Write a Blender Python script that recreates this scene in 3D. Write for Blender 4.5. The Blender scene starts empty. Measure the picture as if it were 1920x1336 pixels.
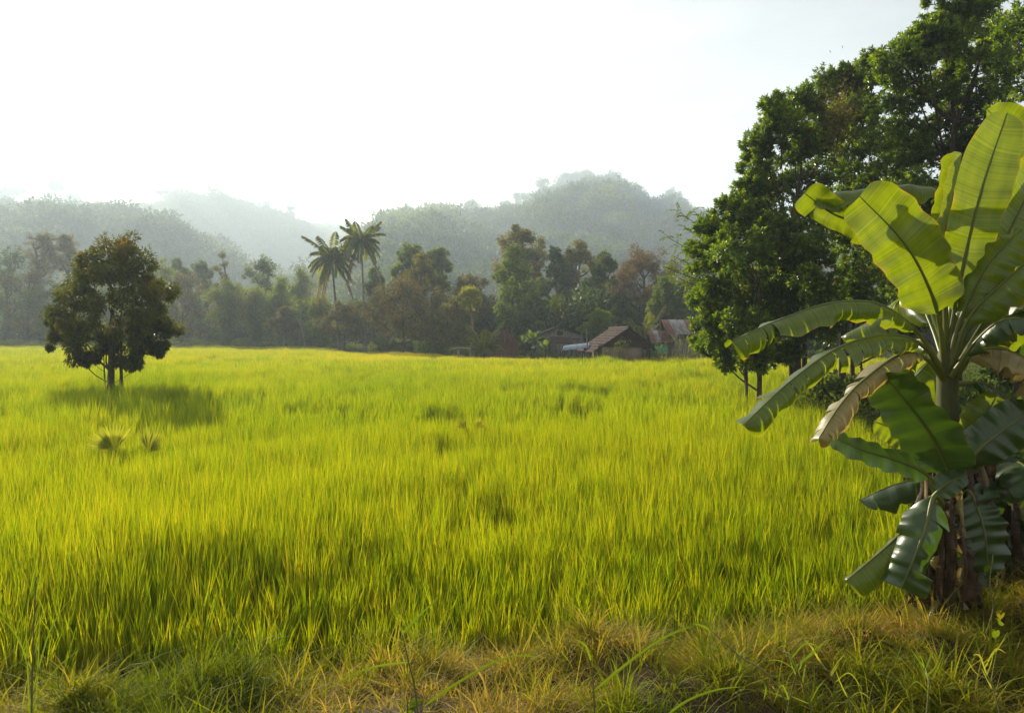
import bpy, math, random
import numpy as np
from mathutils import Vector

R = math.radians
sc = bpy.context.scene
COL = sc.collection

# ------------------------------------------------------------------ camera
FPX, CXP, HYP, CAMZ = 1400.0, 960.0, 627.0, 2.8       # focal length, centre column and horizon row in photo pixels
cd = bpy.data.cameras.new('camera')
cam = bpy.data.objects.new('camera', cd)
COL.objects.link(cam)
cam.location = (0, 0, CAMZ)
cam.rotation_euler = (R(90), 0, 0)
cd.sensor_width = 36
cd.lens = FPX / 1920 * 36
cd.shift_y = -(668 - HYP) / 1920
cd.clip_start = 0.05
cd.clip_end = 5000
sc.camera = cam

# ------------------------------------------------------------------ sky and sun
SUN_EL, SUN_AZ = 22.0, 33.0       # degrees; azimuth to the left of the view
w = bpy.data.worlds.new('World')
sc.world = w
w.use_nodes = True
nt = w.node_tree
nt.nodes.clear()
N = nt.nodes.new
sky = N('ShaderNodeTexSky')
sky.sky_type = 'NISHITA'
sky.sun_disc = False
sky.sun_elevation = R(SUN_EL)
sky.sun_rotation = R(-SUN_AZ)
sky.air_density = 1.0
sky.dust_density = 1.6
sky.ozone_density = 1.0
bw = N('ShaderNodeRGBToBW')
nt.links.new(sky.outputs[0], bw.inputs[0])
tc = N('ShaderNodeTexCoord')
mp = N('ShaderNodeMapping')
mp.inputs['Scale'].default_value = (1.0, 1.0, 3.2)
nt.links.new(tc.outputs['Generated'], mp.inputs[0])
nz = N('ShaderNodeTexNoise')
nz.inputs['Scale'].default_value = 2.2
nz.inputs['Detail'].default_value = 7
nz.inputs['Roughness'].default_value = 0.55
nt.links.new(mp.outputs[0], nz.inputs['Vector'])
rp = N('ShaderNodeValToRGB')
rp.color_ramp.elements[0].position = 0.36
rp.color_ramp.elements[0].color = (0.83, 0.85, 0.88, 1)
rp.color_ramp.elements[1].position = 0.62
rp.color_ramp.elements[1].color = (1.22, 1.22, 1.2, 1)
nt.links.new(nz.outputs[0], rp.inputs[0])
cl = N('ShaderNodeMix')
cl.data_type = 'RGBA'
cl.blend_type = 'MULTIPLY'
cl.inputs[0].default_value = 1
ve = N('ShaderNodeMath')                   # high thin overcast: part of the clear-sky brightness plus an even veil
ve.operation = 'MULTIPLY_ADD'
nt.links.new(bw.outputs[0], ve.inputs[0])
ve.inputs[1].default_value = 0.45
ve.inputs[2].default_value = 2.6
nt.links.new(ve.outputs[0], cl.inputs[6])
nt.links.new(rp.outputs[0], cl.inputs[7])
mx = N('ShaderNodeMix')
mx.data_type = 'RGBA'
mx.inputs[0].default_value = 0.97          # thin white cloud veil over the clear sky
nt.links.new(sky.outputs[0], mx.inputs[6])
nt.links.new(cl.outputs[2], mx.inputs[7])
bg = N('ShaderNodeBackground')
bg.inputs[1].default_value = 0.075
nt.links.new(mx.outputs[2], bg.inputs[0])
wo = N('ShaderNodeOutputWorld')
nt.links.new(bg.outputs[0], wo.inputs[0])

sl = bpy.data.lights.new('sun', 'SUN')
sl.energy = 5.0
sl.angle = R(0.5)
sl.color = (1.0, 0.88, 0.66)
so = bpy.data.objects.new('sun', sl)
COL.objects.link(so)
sdir = Vector((math.sin(R(SUN_AZ)) * math.cos(R(SUN_EL)), -math.cos(R(SUN_AZ)) * math.cos(R(SUN_EL)), -math.sin(R(SUN_EL))))
so.rotation_euler = sdir.to_track_quat('-Z', 'Y').to_euler()
so.location = (-60, 90, 60)

vs = sc.view_settings
vs.view_transform = 'Standard'
vs.look = 'None'
vs.exposure = 1.1
vs.gamma = 1.0
vs.use_curve_mapping = False
cy = sc.cycles
cy.max_bounces = 6
cy.diffuse_bounces = 3
cy.glossy_bounces = 2
cy.transmission_bounces = 4
cy.volume_bounces = 2
cy.transparent_max_bounces = 8
cy.caustics_reflective = False
cy.caustics_refractive = False
cy.sample_clamp_indirect = 2.5
cy.sample_clamp_direct = 12.0
cy.use_denoising = True
cy.denoising_prefilter = 'NONE'
cy.use_adaptive_sampling = False
HAZE_DENSITY = 0.00066

# ------------------------------------------------------------------ helpers
rng = np.random.default_rng(7)
random.seed(7)


def P(px, py, Y):
    """photo pixel at depth Y (metres) -> point"""
    return np.array(((px - CXP) / FPX * Y, Y, CAMZ + (HYP - py) / FPX * Y))


def PX(px, Y):
    return (px - CXP) / FPX * Y


def PR(rp, Y):
    return rp / FPX * Y


def sstep(a, b, x):
    t = np.clip((np.asarray(x, float) - a) / (b - a), 0, 1)
    return t * t * (3 - 2 * t)


_perm = np.random.default_rng(3).random((256, 256))


def vnoise(x, y):
    x = np.asarray(x, float); y = np.asarray(y, float)
    xi = np.floor(x).astype(int); yi = np.floor(y).astype(int)
    fx = x - xi; fy = y - yi
    fx = fx * fx * (3 - 2 * fx); fy = fy * fy * (3 - 2 * fy)
    a = _perm[xi & 255, yi & 255]; b = _perm[(xi + 1) & 255, yi & 255]
    c = _perm[xi & 255, (yi + 1) & 255]; d = _perm[(xi + 1) & 255, (yi + 1) & 255]
    return (a * (1 - fx) + b * fx) * (1 - fy) + (c * (1 - fx) + d * fx) * fy


def fbm(x, y, o=4):
    s = 0; a = 0.5; t = 0
    for k in range(o):
        s = s + a * vnoise(x * 2 ** k + 17.3 * k, y * 2 ** k + 5.1 * k); t += a; a *= 0.5
    return s / t


def unit(v):
    return v / np.maximum(np.linalg.norm(v, axis=-1, keepdims=True), 1e-9)


class Geo:
    """collects vertices and faces of one mesh"""
    def __init__(s):
        s.V = []; s.T = []; s.Q = []; s.A = []; s.n = 0

    def add(s, V, F, a=0.5):
        V = np.asarray(V, float).reshape(-1, 3)
        F = np.asarray(F, int)
        (s.T if F.shape[1] == 3 else s.Q).append(F + s.n)
        s.V.append(V)
        s.A.append(np.broadcast_to(np.asarray(a, float), (len(V),)))
        s.n += len(V)

    def mesh(s, name, mat, smooth=False, uv=None):
        me = bpy.data.meshes.new(name)
        V = np.concatenate(s.V)
        loops = []; starts = []; k = 0
        for L, c in ((s.T, 3), (s.Q, 4)):
            if L:
                f = np.concatenate(L)
                loops.append(f.ravel())
                starts.append(k + np.arange(len(f)) * c)
                k += f.size
        loops = np.concatenate(loops); starts = np.concatenate(starts)
        me.vertices.add(len(V)); me.vertices.foreach_set('co', V.astype(np.float32).ravel())
        me.loops.add(len(loops)); me.loops.foreach_set('vertex_index', loops.astype(np.int32))
        me.polygons.add(len(starts)); me.polygons.foreach_set('loop_start', starts.astype(np.int32))
        if smooth:
            me.polygons.foreach_set('use_smooth', np.ones(len(starts), bool))
        at = me.attributes.new('v', 'FLOAT', 'POINT')
        at.data.foreach_set('value', np.concatenate(s.A).astype(np.float32))
        if uv is not None:
            ul = me.uv_layers.new(name='UVMap')
            ul.data.foreach_set('uv', np.asarray(uv, np.float32)[loops].ravel())
        me.update(calc_edges=True)
        me.validate()
        if mat:
            me.materials.append(mat)
        return me


def link(name, me, parent=None, loc=None):
    o = bpy.data.objects.new(name, me)
    COL.objects.link(o)
    if parent is not None:
        o.parent = parent
    if loc is not None:
        o.location = loc
    return o


def tag(o, label=None, cat=None, group=None, kind=None):
    if label: o['label'] = label
    if cat: o['category'] = cat
    if group: o['group'] = group
    if kind: o['kind'] = kind
    return o


def thing(name, label, cat, loc=(0, 0, 0), group=None, rz=0):
    o = link(name, None, None, loc)
    o.rotation_euler = (0, 0, rz)
    o.empty_display_size = 0.2
    return tag(o, label, cat, group)


def copy_tree(o, parent=None):
    c = o.copy(); COL.objects.link(c); c.parent = parent
    for ch in o.children:
        copy_tree(ch, c)
    return c


def catmull(pts, n):
    p = np.asarray(pts, float)
    p = np.vstack([2 * p[0] - p[1], p, 2 * p[-1] - p[-2]])
    m = len(p) - 3
    u = np.linspace(0, m - 1e-6, n)
    i = u.astype(int); t = (u - i)[:, None]
    a, b, c, d = p[i], p[i + 1], p[i + 2], p[i + 3]
    return 0.5 * (2 * b + (c - a) * t + (2 * a - 5 * b + 4 * c - d) * t ** 2 + (3 * b - a - 3 * c + d) * t ** 3)


def tube(g, path, rad, seg=6, a=0.5, cap=True):
    p = np.asarray(path, float); k = len(p)
    r = np.broadcast_to(np.asarray(rad, float), (k,))
    t = unit(np.gradient(p, axis=0))
    ref = np.array((0, 0, 1.0)) if abs(t[0, 2]) < 0.9 else np.array((1.0, 0, 0))
    s = unit(np.cross(t, ref)); n = np.cross(s, t)
    an = np.arange(seg) / seg * 2 * math.pi
    V = p[:, None] + r[:, None, None] * (s[:, None] * np.cos(an)[None, :, None] + n[:, None] * np.sin(an)[None, :, None])
    i = np.arange(k - 1)[:, None] * seg; j = np.arange(seg)[None]; j2 = (j + 1) % seg
    F = np.stack([i + j, i + j2, i + seg + j2, i + seg + j], -1).reshape(-1, 4)
    g.add(V, F, a)
    if cap:
        g.add(np.vstack([V[-1], p[-1:]]), np.stack([np.arange(seg), (np.arange(seg) + 1) % seg, np.full(seg, seg)], -1), a)


def leaves(g, B, D, L, W, rg, fold=0.25, up=None, curl=0.0, a=None):
    """diamond leaves folded on the midrib; B base, D direction"""
    n = len(B)
    D = unit(D)
    if up is None:
        up = np.tile((0, 0, 1.0), (n, 1)) + rg.normal(0, 0.55, (n, 3))
    S = unit(np.cross(D, up)); Nn = np.cross(S, D)
    L = np.broadcast_to(np.asarray(L, float), (n,))[:, None]; W = np.broadcast_to(np.asarray(W, float), (n,))[:, None]
    mid = B + D * L * 0.45
    tip = B + D * L - Nn * L * curl
    v = np.stack([B, mid + S * W / 2 + Nn * W * fold, tip, mid - S * W / 2 + Nn * W * fold], 1).reshape(-1, 3)
    i = np.arange(n)[:, None] * 4
    F = np.concatenate([i + np.array([[0, 1, 2]]), i + np.array([[0, 2, 3]])])
    if a is None:
        a = rg.random(n)
    g.add(v, F, np.repeat(a, 4))


def box(g, c, h, rz=0.0, a=0.5, tilt=None):
    c = np.asarray(c, float); h = np.asarray(h, float)
    s = np.array([(x, y, z) for z in (-1, 1) for y in (-1, 1) for x in (-1, 1)], float) * h
    if tilt is not None:
        s = s @ np.asarray(tilt).T
    if rz:
        cs, sn = math.cos(rz), math.sin(rz)
        s = s @ np.array([[cs, sn, 0], [-sn, cs, 0], [0, 0, 1]])
    g.add(s + c, [(0, 2, 3, 1), (4, 5, 7, 6), (0, 1, 5, 4), (2, 6, 7, 3), (0, 4, 6, 2), (1, 3, 7, 5)], a)


# ------------------------------------------------------------------ materials
def new_mat(name):
    m = bpy.data.materials.new(name); m.use_nodes = True
    m.node_tree.nodes.clear()
    return m, m.node_tree


def ramp(t, stops):
    r = t.nodes.new('ShaderNodeValToRGB')
    e = r.color_ramp.elements
    e[0].position, e[0].color = stops[0][0], (*stops[0][1], 1)
    e[1].position, e[1].color = stops[-1][0], (*stops[-1][1], 1)
    for p, c in stops[1:-1]:
        x = e.new(p); x.color = (*c, 1)
    return r


def leaf_mat(name, stops, tint=(2.2, 2.2, 1.0), trans=0.45, rough=0.55, spec=0.2, inst=False, far=False):
    """thin leaf: glossy green plus light shining through; 'v' varies the leaf colour"""
    m, t = new_mat(name)
    n = t.nodes.new; l = t.links.new
    at = n('ShaderNodeAttribute'); at.attribute_name = 'v'
    val = at.outputs['Fac']
    if inst:
        ai = n('ShaderNodeAttribute'); ai.attribute_type = 'INSTANCER'; ai.attribute_name = 'tint'
        ma = n('ShaderNodeMath'); ma.operation = 'MULTIPLY_ADD'
        l(val, ma.inputs[0]); ma.inputs[1].default_value = 0.75 if name == 'rice_leaf' else 0.35
        l(ai.outputs['Fac'], ma.inputs[2])
        val = ma.outputs[0]
    r = ramp(t, stops); l(val, r.inputs[0])
    p = n('ShaderNodeBsdfPrincipled')
    l(r.outputs[0], p.inputs['Base Color'])
    p.inputs['Roughness'].default_value = rough
    p.inputs['Specular IOR Level'].default_value = spec
    tm = n('ShaderNodeMix'); tm.data_type = 'RGBA'; tm.blend_type = 'MULTIPLY'; tm.inputs[0].default_value = 1
    l(r.outputs[0], tm.inputs[6]); tm.inputs[7].default_value = (*tint, 1)
    tr = n('ShaderNodeBsdfTranslucent'); l(tm.outputs[2], tr.inputs[0])
    mi = n('ShaderNodeMixShader'); mi.inputs[0].default_value = trans
    l(p.outputs[0], mi.inputs[1]); l(tr.outputs[0], mi.inputs[2])
    o = n('ShaderNodeOutputMaterial'); l(mi.outputs[0], o.inputs[0])
    return m


def noise_mat(name, stops, scale=4.0, stretch=(1, 1, 1), rough=0.85, bump=0.3, detail=6, spec=0.25, metallic=0.0, wave=None):
    m, t = new_mat(name)
    n = t.nodes.new; l = t.links.new
    tcx = n('ShaderNodeTexCoord'); mpx = n('ShaderNodeMapping'); mpx.inputs['Scale'].default_value = stretch
    l(tcx.outputs['Object'], mpx.inputs[0])
    nzx = n('ShaderNodeTexNoise'); nzx.inputs['Scale'].default_value = scale; nzx.inputs['Detail'].default_value = detail
    nzx.inputs['Roughness'].default_value = 0.65
    l(mpx.outputs[0], nzx.inputs['Vector'])
    r = ramp(t, stops); l(nzx.outputs[0], r.inputs[0])
    p = n('ShaderNodeBsdfPrincipled'); l(r.outputs[0], p.inputs['Base Color'])
    p.inputs['Roughness'].default_value = rough
    p.inputs['Specular IOR Level'].default_value = spec
    p.inputs['Metallic'].default_value = metallic
    if bump:
        b = n('ShaderNodeBump'); b.inputs['Strength'].default_value = bump; b.inputs['Distance'].default_value = 0.03
        l(nzx.outputs[0], b.inputs['Height']); l(b.outputs[0], p.inputs['Normal'])
    o = n('ShaderNodeOutputMaterial'); l(p.outputs[0], o.inputs[0])
    return m


M = {}
M['rice'] = leaf_mat('rice_leaf', [(0.0, (0.07, 0.135, 0.003)), (0.4, (0.19, 0.285, 0.005)), (0.75, (0.36, 0.385, 0.007)), (1.0, (0.46, 0.40, 0.025))],
                     tint=(1.5, 1.38, 0.6), trans=0.63, rough=0.5, spec=0.15, inst=True)
M['bankgrass'] = leaf_mat('bank_grass_leaf', [(0.0, (0.06, 0.12, 0.006)), (0.4, (0.20, 0.235, 0.008)), (0.7, (0.38, 0.29, 0.05)), (1.0, (0.50, 0.36, 0.17))],
                          tint=(1.5, 1.35, 0.7), trans=0.5, rough=0.6, spec=0.15, inst=True)
M['broad'] = leaf_mat('glossy_leaf', [(0.0, (0.034, 0.064, 0.008)), (0.55, (0.078, 0.132, 0.013)), (0.93, (0.17, 0.225, 0.015)), (0.97, (0.19, 0.085, 0.016)), (1.0, (0.22, 0.07, 0.02))],
                      tint=(3.0, 2.8, 0.5), trans=0.46, rough=0.3, spec=0.55)
M['lone'] = leaf_mat('lone_tree_leaf', [(0.0, (0.032, 0.05, 0.009)), (0.6, (0.075, 0.092, 0.016)), (0.85, (0.14, 0.09, 0.026)), (1.0, (0.18, 0.075, 0.04))],
                     tint=(2.8, 2.4, 0.8), trans=0.46, rough=0.5, spec=0.25)
M['dark'] = leaf_mat('dark_leaf', [(0.0, (0.030, 0.052, 0.010)), (0.7, (0.07, 0.105, 0.016)), (1.0, (0.13, 0.15, 0.02))], tint=(2.6, 2.5, 0.8), trans=0.45)
M['mid'] = leaf_mat('mid_green_leaf', [(0.0, (0.048, 0.08, 0.012)), (0.6, (0.105, 0.15, 0.018)), (1.0, (0.20, 0.22, 0.03))], tint=(2.3, 2.2, 0.7), trans=0.48)
M['olive'] = leaf_mat('olive_leaf', [(0.0, (0.06, 0.07, 0.014)), (0.6, (0.13, 0.125, 0.022)), (1.0, (0.23, 0.18, 0.035))], tint=(2.2, 2.0, 0.8), trans=0.45)
M['brown'] = leaf_mat('brown_leaf', [(0.0, (0.058, 0.062, 0.016)), (0.6, (0.12, 0.11, 0.028)), (1.0, (0.22, 0.16, 0.05))], tint=(2.0, 1.7, 0.9), trans=0.42)
M['tan'] = leaf_mat('tan_leaf', [(0.0, (0.10, 0.075, 0.035)), (0.6, (0.18, 0.13, 0.06)), (1.0, (0.26, 0.18, 0.08))], tint=(1.6, 1.5, 1.0), trans=0.35)
M['bamboo'] = leaf_mat('bamboo_leaf', [(0.0, (0.055, 0.085, 0.012)), (0.6, (0.12, 0.15, 0.018)), (1.0, (0.21, 0.21, 0.03))], tint=(2.0, 2.0, 0.8), trans=0.45)
M['bright'] = leaf_mat('bright_leaf', [(0.0, (0.07, 0.12, 0.01)), (0.7, (0.13, 0.18, 0.012)), (1.0, (0.22, 0.16, 0.02))], tint=(2.0, 2.0, 0.7), trans=0.48)
M['palm'] = leaf_mat('palm_leaflet', [(0.0, (0.06, 0.095, 0.014)), (0.6, (0.14, 0.165, 0.02)), (0.85, (0.26, 0.21, 0.03)), (1.0, (0.34, 0.20, 0.035))], tint=(2.4, 2.2, 0.7), trans=0.58, rough=0.4, spec=0.5)
M['fan'] = leaf_mat('fan_leaf', [(0.0, (0.15, 0.20, 0.013)), (1.0, (0.33, 0.33, 0.045))], tint=(1.55, 1.45, 0.7), trans=0.6, rough=0.4, spec=0.5)
M['straw'] = leaf_mat('dry_straw', [(0.0, (0.12, 0.085, 0.05)), (1.0, (0.34, 0.25, 0.13))], tint=(1.3, 1.1, 0.7), trans=0.3, rough=0.7, spec=0.2)
M['hill'] = leaf_mat('hill_foliage', [(0.0, (0.035, 0.055, 0.014)), (0.55, (0.06, 0.085, 0.018)), (0.9, (0.12, 0.15, 0.03)), (1.2, (0.14, 0.16, 0.03))], tint=(2.0, 2.0, 0.9), trans=0.36, inst=True)
M['bush'] = leaf_mat('undergrowth_leaf', [(0.0, (0.035, 0.06, 0.012)), (0.6, (0.08, 0.11, 0.018)), (1.0, (0.18, 0.18, 0.03))], tint=(2.2, 2.1, 0.8), trans=0.45, inst=True)
M['bark'] = noise_mat('bark', [(0.3, (0.035, 0.024, 0.016)), (0.7, (0.12, 0.085, 0.06))], 9, (1, 1, 0.3), 0.9, 0.6)
M['palebark'] = noise_mat('pale_bark', [(0.3, (0.12, 0.10, 0.08)), (0.7, (0.30, 0.26, 0.21))], 6, (1, 1, 0.4), 0.9, 0.5)
M['palmbark'] = noise_mat('palm_bark', [(0.3, (0.08, 0.065, 0.05)), (0.7, (0.22, 0.18, 0.14))], 3, (0.3, 0.3, 3), 0.9, 0.5)
M['culm'] = noise_mat('bamboo_culm', [(0.3, (0.10, 0.12, 0.03)), (0.7, (0.22, 0.20, 0.07))], 4, (1, 1, 0.3), 0.6, 0.1)
M['thatch'] = noise_mat('thatch', [(0.25, (0.016, 0.008, 0.0065)), (0.55, (0.040, 0.018, 0.015)), (0.8, (0.075, 0.036, 0.031))], 14, (1.0, 0.25, 0.25), 0.95, 0.8)
M['woven'] = noise_mat('woven_bamboo', [(0.3, (0.14, 0.10, 0.07)), (0.7, (0.30, 0.22, 0.155))], 22, (1, 1, 1), 0.85, 0.5)
M['plank'] = noise_mat('weathered_plank', [(0.3, (0.10, 0.085, 0.075)), (0.7, (0.27, 0.24, 0.21))], 7, (3, 3, 0.3), 0.9, 0.4)
M['darkwood'] = noise_mat('dark_wood', [(0.3, (0.03, 0.022, 0.016)), (0.7, (0.09, 0.065, 0.05))], 7, (3, 3, 0.3), 0.9, 0.4)
M['zinc'] = noise_mat('weathered_zinc', [(0.35, (0.13, 0.09, 0.075)), (0.5, (0.22, 0.20, 0.19)), (0.75, (0.32, 0.31, 0.31))], 2.2, (1, 0.4, 1), 0.5, 0.1, spec=0.5, metallic=0.35)
M['rust'] = noise_mat('rusty_sheet', [(0.3, (0.10, 0.045, 0.03)), (0.6, (0.20, 0.10, 0.07)), (0.8, (0.34, 0.27, 0.23))], 2.0, (1, 0.5, 1), 0.75, 0.2)
M['bluezinc'] = noise_mat('blue_grey_sheet', [(0.3, (0.16, 0.20, 0.25)), (0.7, (0.32, 0.37, 0.43))], 2.0, (1, 0.5, 1), 0.85, 0.1, spec=0.1)
M['cloth'] = noise_mat('green_cloth', [(0.3, (0.01, 0.26, 0.15)), (0.7, (0.02, 0.42, 0.25))], 4, (1, 1, 1), 0.8, 0.3)


def ground_mat():
    m, t = new_mat('soil')
    n = t.nodes.new; l = t.links.new
    g = n('ShaderNodeNewGeometry')
    a = n('ShaderNodeTexNoise'); a.inputs['Scale'].default_value = 1.3; a.inputs['Detail'].default_value = 8
    b = n('ShaderNodeTexNoise'); b.inputs['Scale'].default_value = 22; b.inputs['Detail'].default_value = 6
    l(g.outputs['Position'], a.inputs['Vector']); l(g.outputs['Position'], b.inputs['Vector'])
    ad = n('ShaderNodeMath'); ad.operation = 'ADD'; l(a.outputs[0], ad.inputs[0]); l(b.outputs[0], ad.inputs[1])
    hf = n('ShaderNodeMath'); hf.operation = 'MULTIPLY'; hf.inputs[1].default_value = 0.5; l(ad.outputs[0], hf.inputs[0])
    r = ramp(t, [(0.35, (0.026, 0.016, 0.009)), (0.5, (0.07, 0.046, 0.024)), (0.65, (0.14, 0.095, 0.048))])
    l(hf.outputs[0], r.inputs[0])
    p = n('ShaderNodeBsdfPrincipled'); l(r.outputs[0], p.inputs['Base Color'])
    p.inputs['Roughness'].default_value = 0.9; p.inputs['Specular IOR Level'].default_value = 0.2
    bu = n('ShaderNodeBump'); bu.inputs['Strength'].default_value = 0.7; bu.inputs['Distance'].default_value = 0.05
    l(hf.outputs[0], bu.inputs['Height']); l(bu.outputs[0], p.inputs['Normal'])
    o = n('ShaderNodeOutputMaterial'); l(p.outputs[0], o.inputs[0])
    return m


M['soil'] = ground_mat()


def water_mat():
    m, t = new_mat('paddy_water')
    n = t.nodes.new; l = t.links.new
    p = n('ShaderNodeBsdfPrincipled')
    p.inputs['Base Color'].default_value = (0.035, 0.03, 0.018, 1)
    p.inputs['Roughness'].default_value = 0.08
    nzx = n('ShaderNodeTexNoise'); nzx.inputs['Scale'].default_value = 6
    b = n('ShaderNodeBump'); b.inputs['Strength'].default_value = 0.06
    l(nzx.outputs[0], b.inputs['Height']); l(b.outputs[0], p.inputs['Normal'])
    o = n('ShaderNodeOutputMaterial'); l(p.outputs[0], o.inputs[0])
    return m


M['water'] = water_mat()


def banana_mat(name, c0, c1, edge, tint, trans, rough, spec=0.5):
    """fine cross veins from the leaf's own UV (u across, v along), yellow-brown margin"""
    m, t = new_mat(name)
    n = t.nodes.new; l = t.links.new
    uv = n('ShaderNodeUVMap')
    sx = n('ShaderNodeSeparateXYZ'); l(uv.outputs[0], sx.inputs[0])
    w1 = n('ShaderNodeTexNoise'); w1.noise_dimensions = '1D'; w1.inputs['Scale'].default_value = 90; w1.inputs['Detail'].default_value = 3
    l(sx.outputs[1], w1.inputs['W'])
    n2 = n('ShaderNodeTexNoise'); n2.inputs['Scale'].default_value = 5; n2.inputs['Detail'].default_value = 5
    l(uv.outputs[0], n2.inputs['Vector'])
    ad = n('ShaderNodeMath'); ad.operation = 'MULTIPLY_ADD'; ad.inputs[1].default_value = 0.5
    l(w1.outputs[0], ad.inputs[0]); 
    h2 = n('ShaderNodeMath'); h2.operation = 'MULTIPLY'; h2.inputs[1].default_value = 0.5; l(n2.outputs[0], h2.inputs[0])
    l(h2.outputs[0], ad.inputs[2])
    r = ramp(t, [(0.32, c0), (0.68, c1)]); l(ad.outputs[0], r.inputs[0])
    # margin
    c = n('ShaderNodeMath'); c.operation = 'SUBTRACT'; l(sx.outputs[0], c.inputs[0]); c.inputs[1].default_value = 0.5
    ab = n('ShaderNodeMath'); ab.operation = 'ABSOLUTE'; l(c.outputs[0], ab.inputs[0])
    n3 = n('ShaderNodeMath'); n3.operation = 'MULTIPLY_ADD'; n3.inputs[1].default_value = 0.16; l(n2.outputs[0], n3.inputs[0]); l(ab.outputs[0], n3.inputs[2])
    mr = n('ShaderNodeMapRange'); mr.inputs[1].default_value = 0.555; mr.inputs[2].default_value = 0.60
    l(n3.outputs[0], mr.inputs[0])
    me_ = n('ShaderNodeMix'); me_.data_type = 'RGBA'; l(mr.outputs[0], me_.inputs[0]); l(r.outputs[0], me_.inputs[6]); me_.inputs[7].default_value = (*edge, 1)
    n5 = n('ShaderNodeTexNoise'); n5.inputs['Scale'].default_value = 26; n5.inputs['Detail'].default_value = 4
    l(uv.outputs[0], n5.inputs['Vector'])
    sp5 = n('ShaderNodeMapRange'); sp5.inputs[1].default_value = 0.665; sp5.inputs[2].default_value = 0.72; l(n5.outputs[0], sp5.inputs[0])
    me2 = n('ShaderNodeMix'); me2.data_type = 'RGBA'; l(sp5.outputs[0], me2.inputs[0]); l(me_.outputs[2], me2.inputs[6]); me2.inputs[7].default_value = (edge[0] * 0.7, edge[1] * 0.6, edge[2], 1)
    me_ = me2
    p = n('ShaderNodeBsdfPrincipled'); l(me_.outputs[2], p.inputs['Base Color'])
    p.inputs['Roughness'].default_value = rough; p.inputs['Specular IOR Level'].default_value = spec
    p.inputs['Coat Weight'].default_value = 0.35; p.inputs['Coat Roughness'].default_value = 0.38
    bu = n('ShaderNodeBump'); bu.inputs['Strength'].default_value = 0.5; bu.inputs['Distance'].default_value = 0.008
    l(ad.outputs[0], bu.inputs['Height']); l(bu.outputs[0], p.inputs['Normal'])
    tm = n('ShaderNodeMix'); tm.data_type = 'RGBA'; tm.blend_type = 'MULTIPLY'; tm.inputs[0].default_value = 1
    l(me_.outputs[2], tm.inputs[6]); tm.inputs[7].default_value = (*tint, 1)
    tr = n('ShaderNodeBsdfTranslucent'); l(tm.outputs[2], tr.inputs[0])
    mi = n('ShaderNodeMixShader'); mi.inputs[0].default_value = trans
    l(p.outputs[0], mi.inputs[1]); l(tr.outputs[0], mi.inputs[2])
    o = n('ShaderNodeOutputMaterial'); l(mi.outputs[0], o.inputs[0])
    return m


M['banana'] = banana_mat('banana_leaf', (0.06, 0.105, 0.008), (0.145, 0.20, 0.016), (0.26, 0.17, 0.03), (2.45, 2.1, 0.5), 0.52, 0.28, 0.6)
M['bananadark'] = banana_mat('shaded_banana_leaf', (0.030, 0.062, 0.012), (0.05, 0.095, 0.018), (0.12, 0.10, 0.03), (2.2, 2.2, 0.6), 0.3, 0.28, 0.6)  # shade over these leaves put into the colour: darker, less translucent copy
M['bananafar'] = leaf_mat('far_banana_leaf', [(0.0, (0.06, 0.10, 0.012)), (1.0, (0.10, 0.15, 0.016))], tint=(2.4, 2.2, 0.6), trans=0.5, rough=0.65, spec=0.1)
M['bananadry'] = banana_mat('dry_banana_leaf', (0.24, 0.20, 0.08), (0.40, 0.34, 0.15), (0.30, 0.15, 0.04), (1.5, 1.3, 0.7), 0.4, 0.45)
M['bananadead'] = banana_mat('dead_banana_leaf', (0.022, 0.014, 0.008), (0.12, 0.075, 0.04), (0.09, 0.05, 0.03), (1.3, 1.1, 0.8), 0.2, 0.75, 0.2)
M['midrib'] = leaf_mat('banana_midrib', [(0.0, (0.10, 0.13, 0.018)), (1.0, (0.17, 0.18, 0.03))], tint=(1.3, 1.2, 0.7), trans=0.25, rough=0.4, spec=0.5)
M['pseudostem'] = noise_mat('banana_stem', [(0.3, (0.03, 0.022, 0.01)), (0.5, (0.065, 0.07, 0.018)), (0.8, (0.09, 0.10, 0.026))], 5, (2, 2, 0.35), 0.6, 0.4)

# ------------------------------------------------------------------ ground
def yedge(x):
    return 6.1 + 0.22 * x + 0.35 * (fbm(x * 0.7 + 40, x * 0 + 3.3, 3) - 0.5)


def zg(x, y):
    x = np.asarray(x, float); y = np.asarray(y, float)
    s = yedge(x) - y
    z = 0.32 * sstep(-0.15, 0.5, s) - 0.30 * sstep(1.2, 2.4, s)
    z = z + 1.1 * sstep(3.0, 5.5, s)
    z = z + sstep(-0.1, 0.6, s) * (0.75 * (fbm(x * 1.5, y * 1.7, 4) - 0.47))
    z = z + 0.05 * (fbm(x * 0.8 + 9, y * 0.8, 3) - 0.5)
    z = z + sstep(3.0, 5.0, x - (3.9 + 0.05 * y)) * 0.25 * (1 - sstep(14, 20, y))
    z = z + 0.5 * sstep(90, 150, y) * (fbm(x * 0.05, y * 0.05, 3) - 0.2)
    return z


def nonuni(lo, hi, d0, d1, step, grow=1.18):
    mid = list(np.arange(d0, d1 + 1e-6, step))
    a = []; p = d0; s = step
    while p > lo:
        s *= grow; p -= s; a.append(max(p, lo))
    b = []; p = d1; s = step
    while p < hi:
        s *= grow; p += s; b.append(min(p, hi))
    return np.array(a[::-1] + mid + b)


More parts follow.
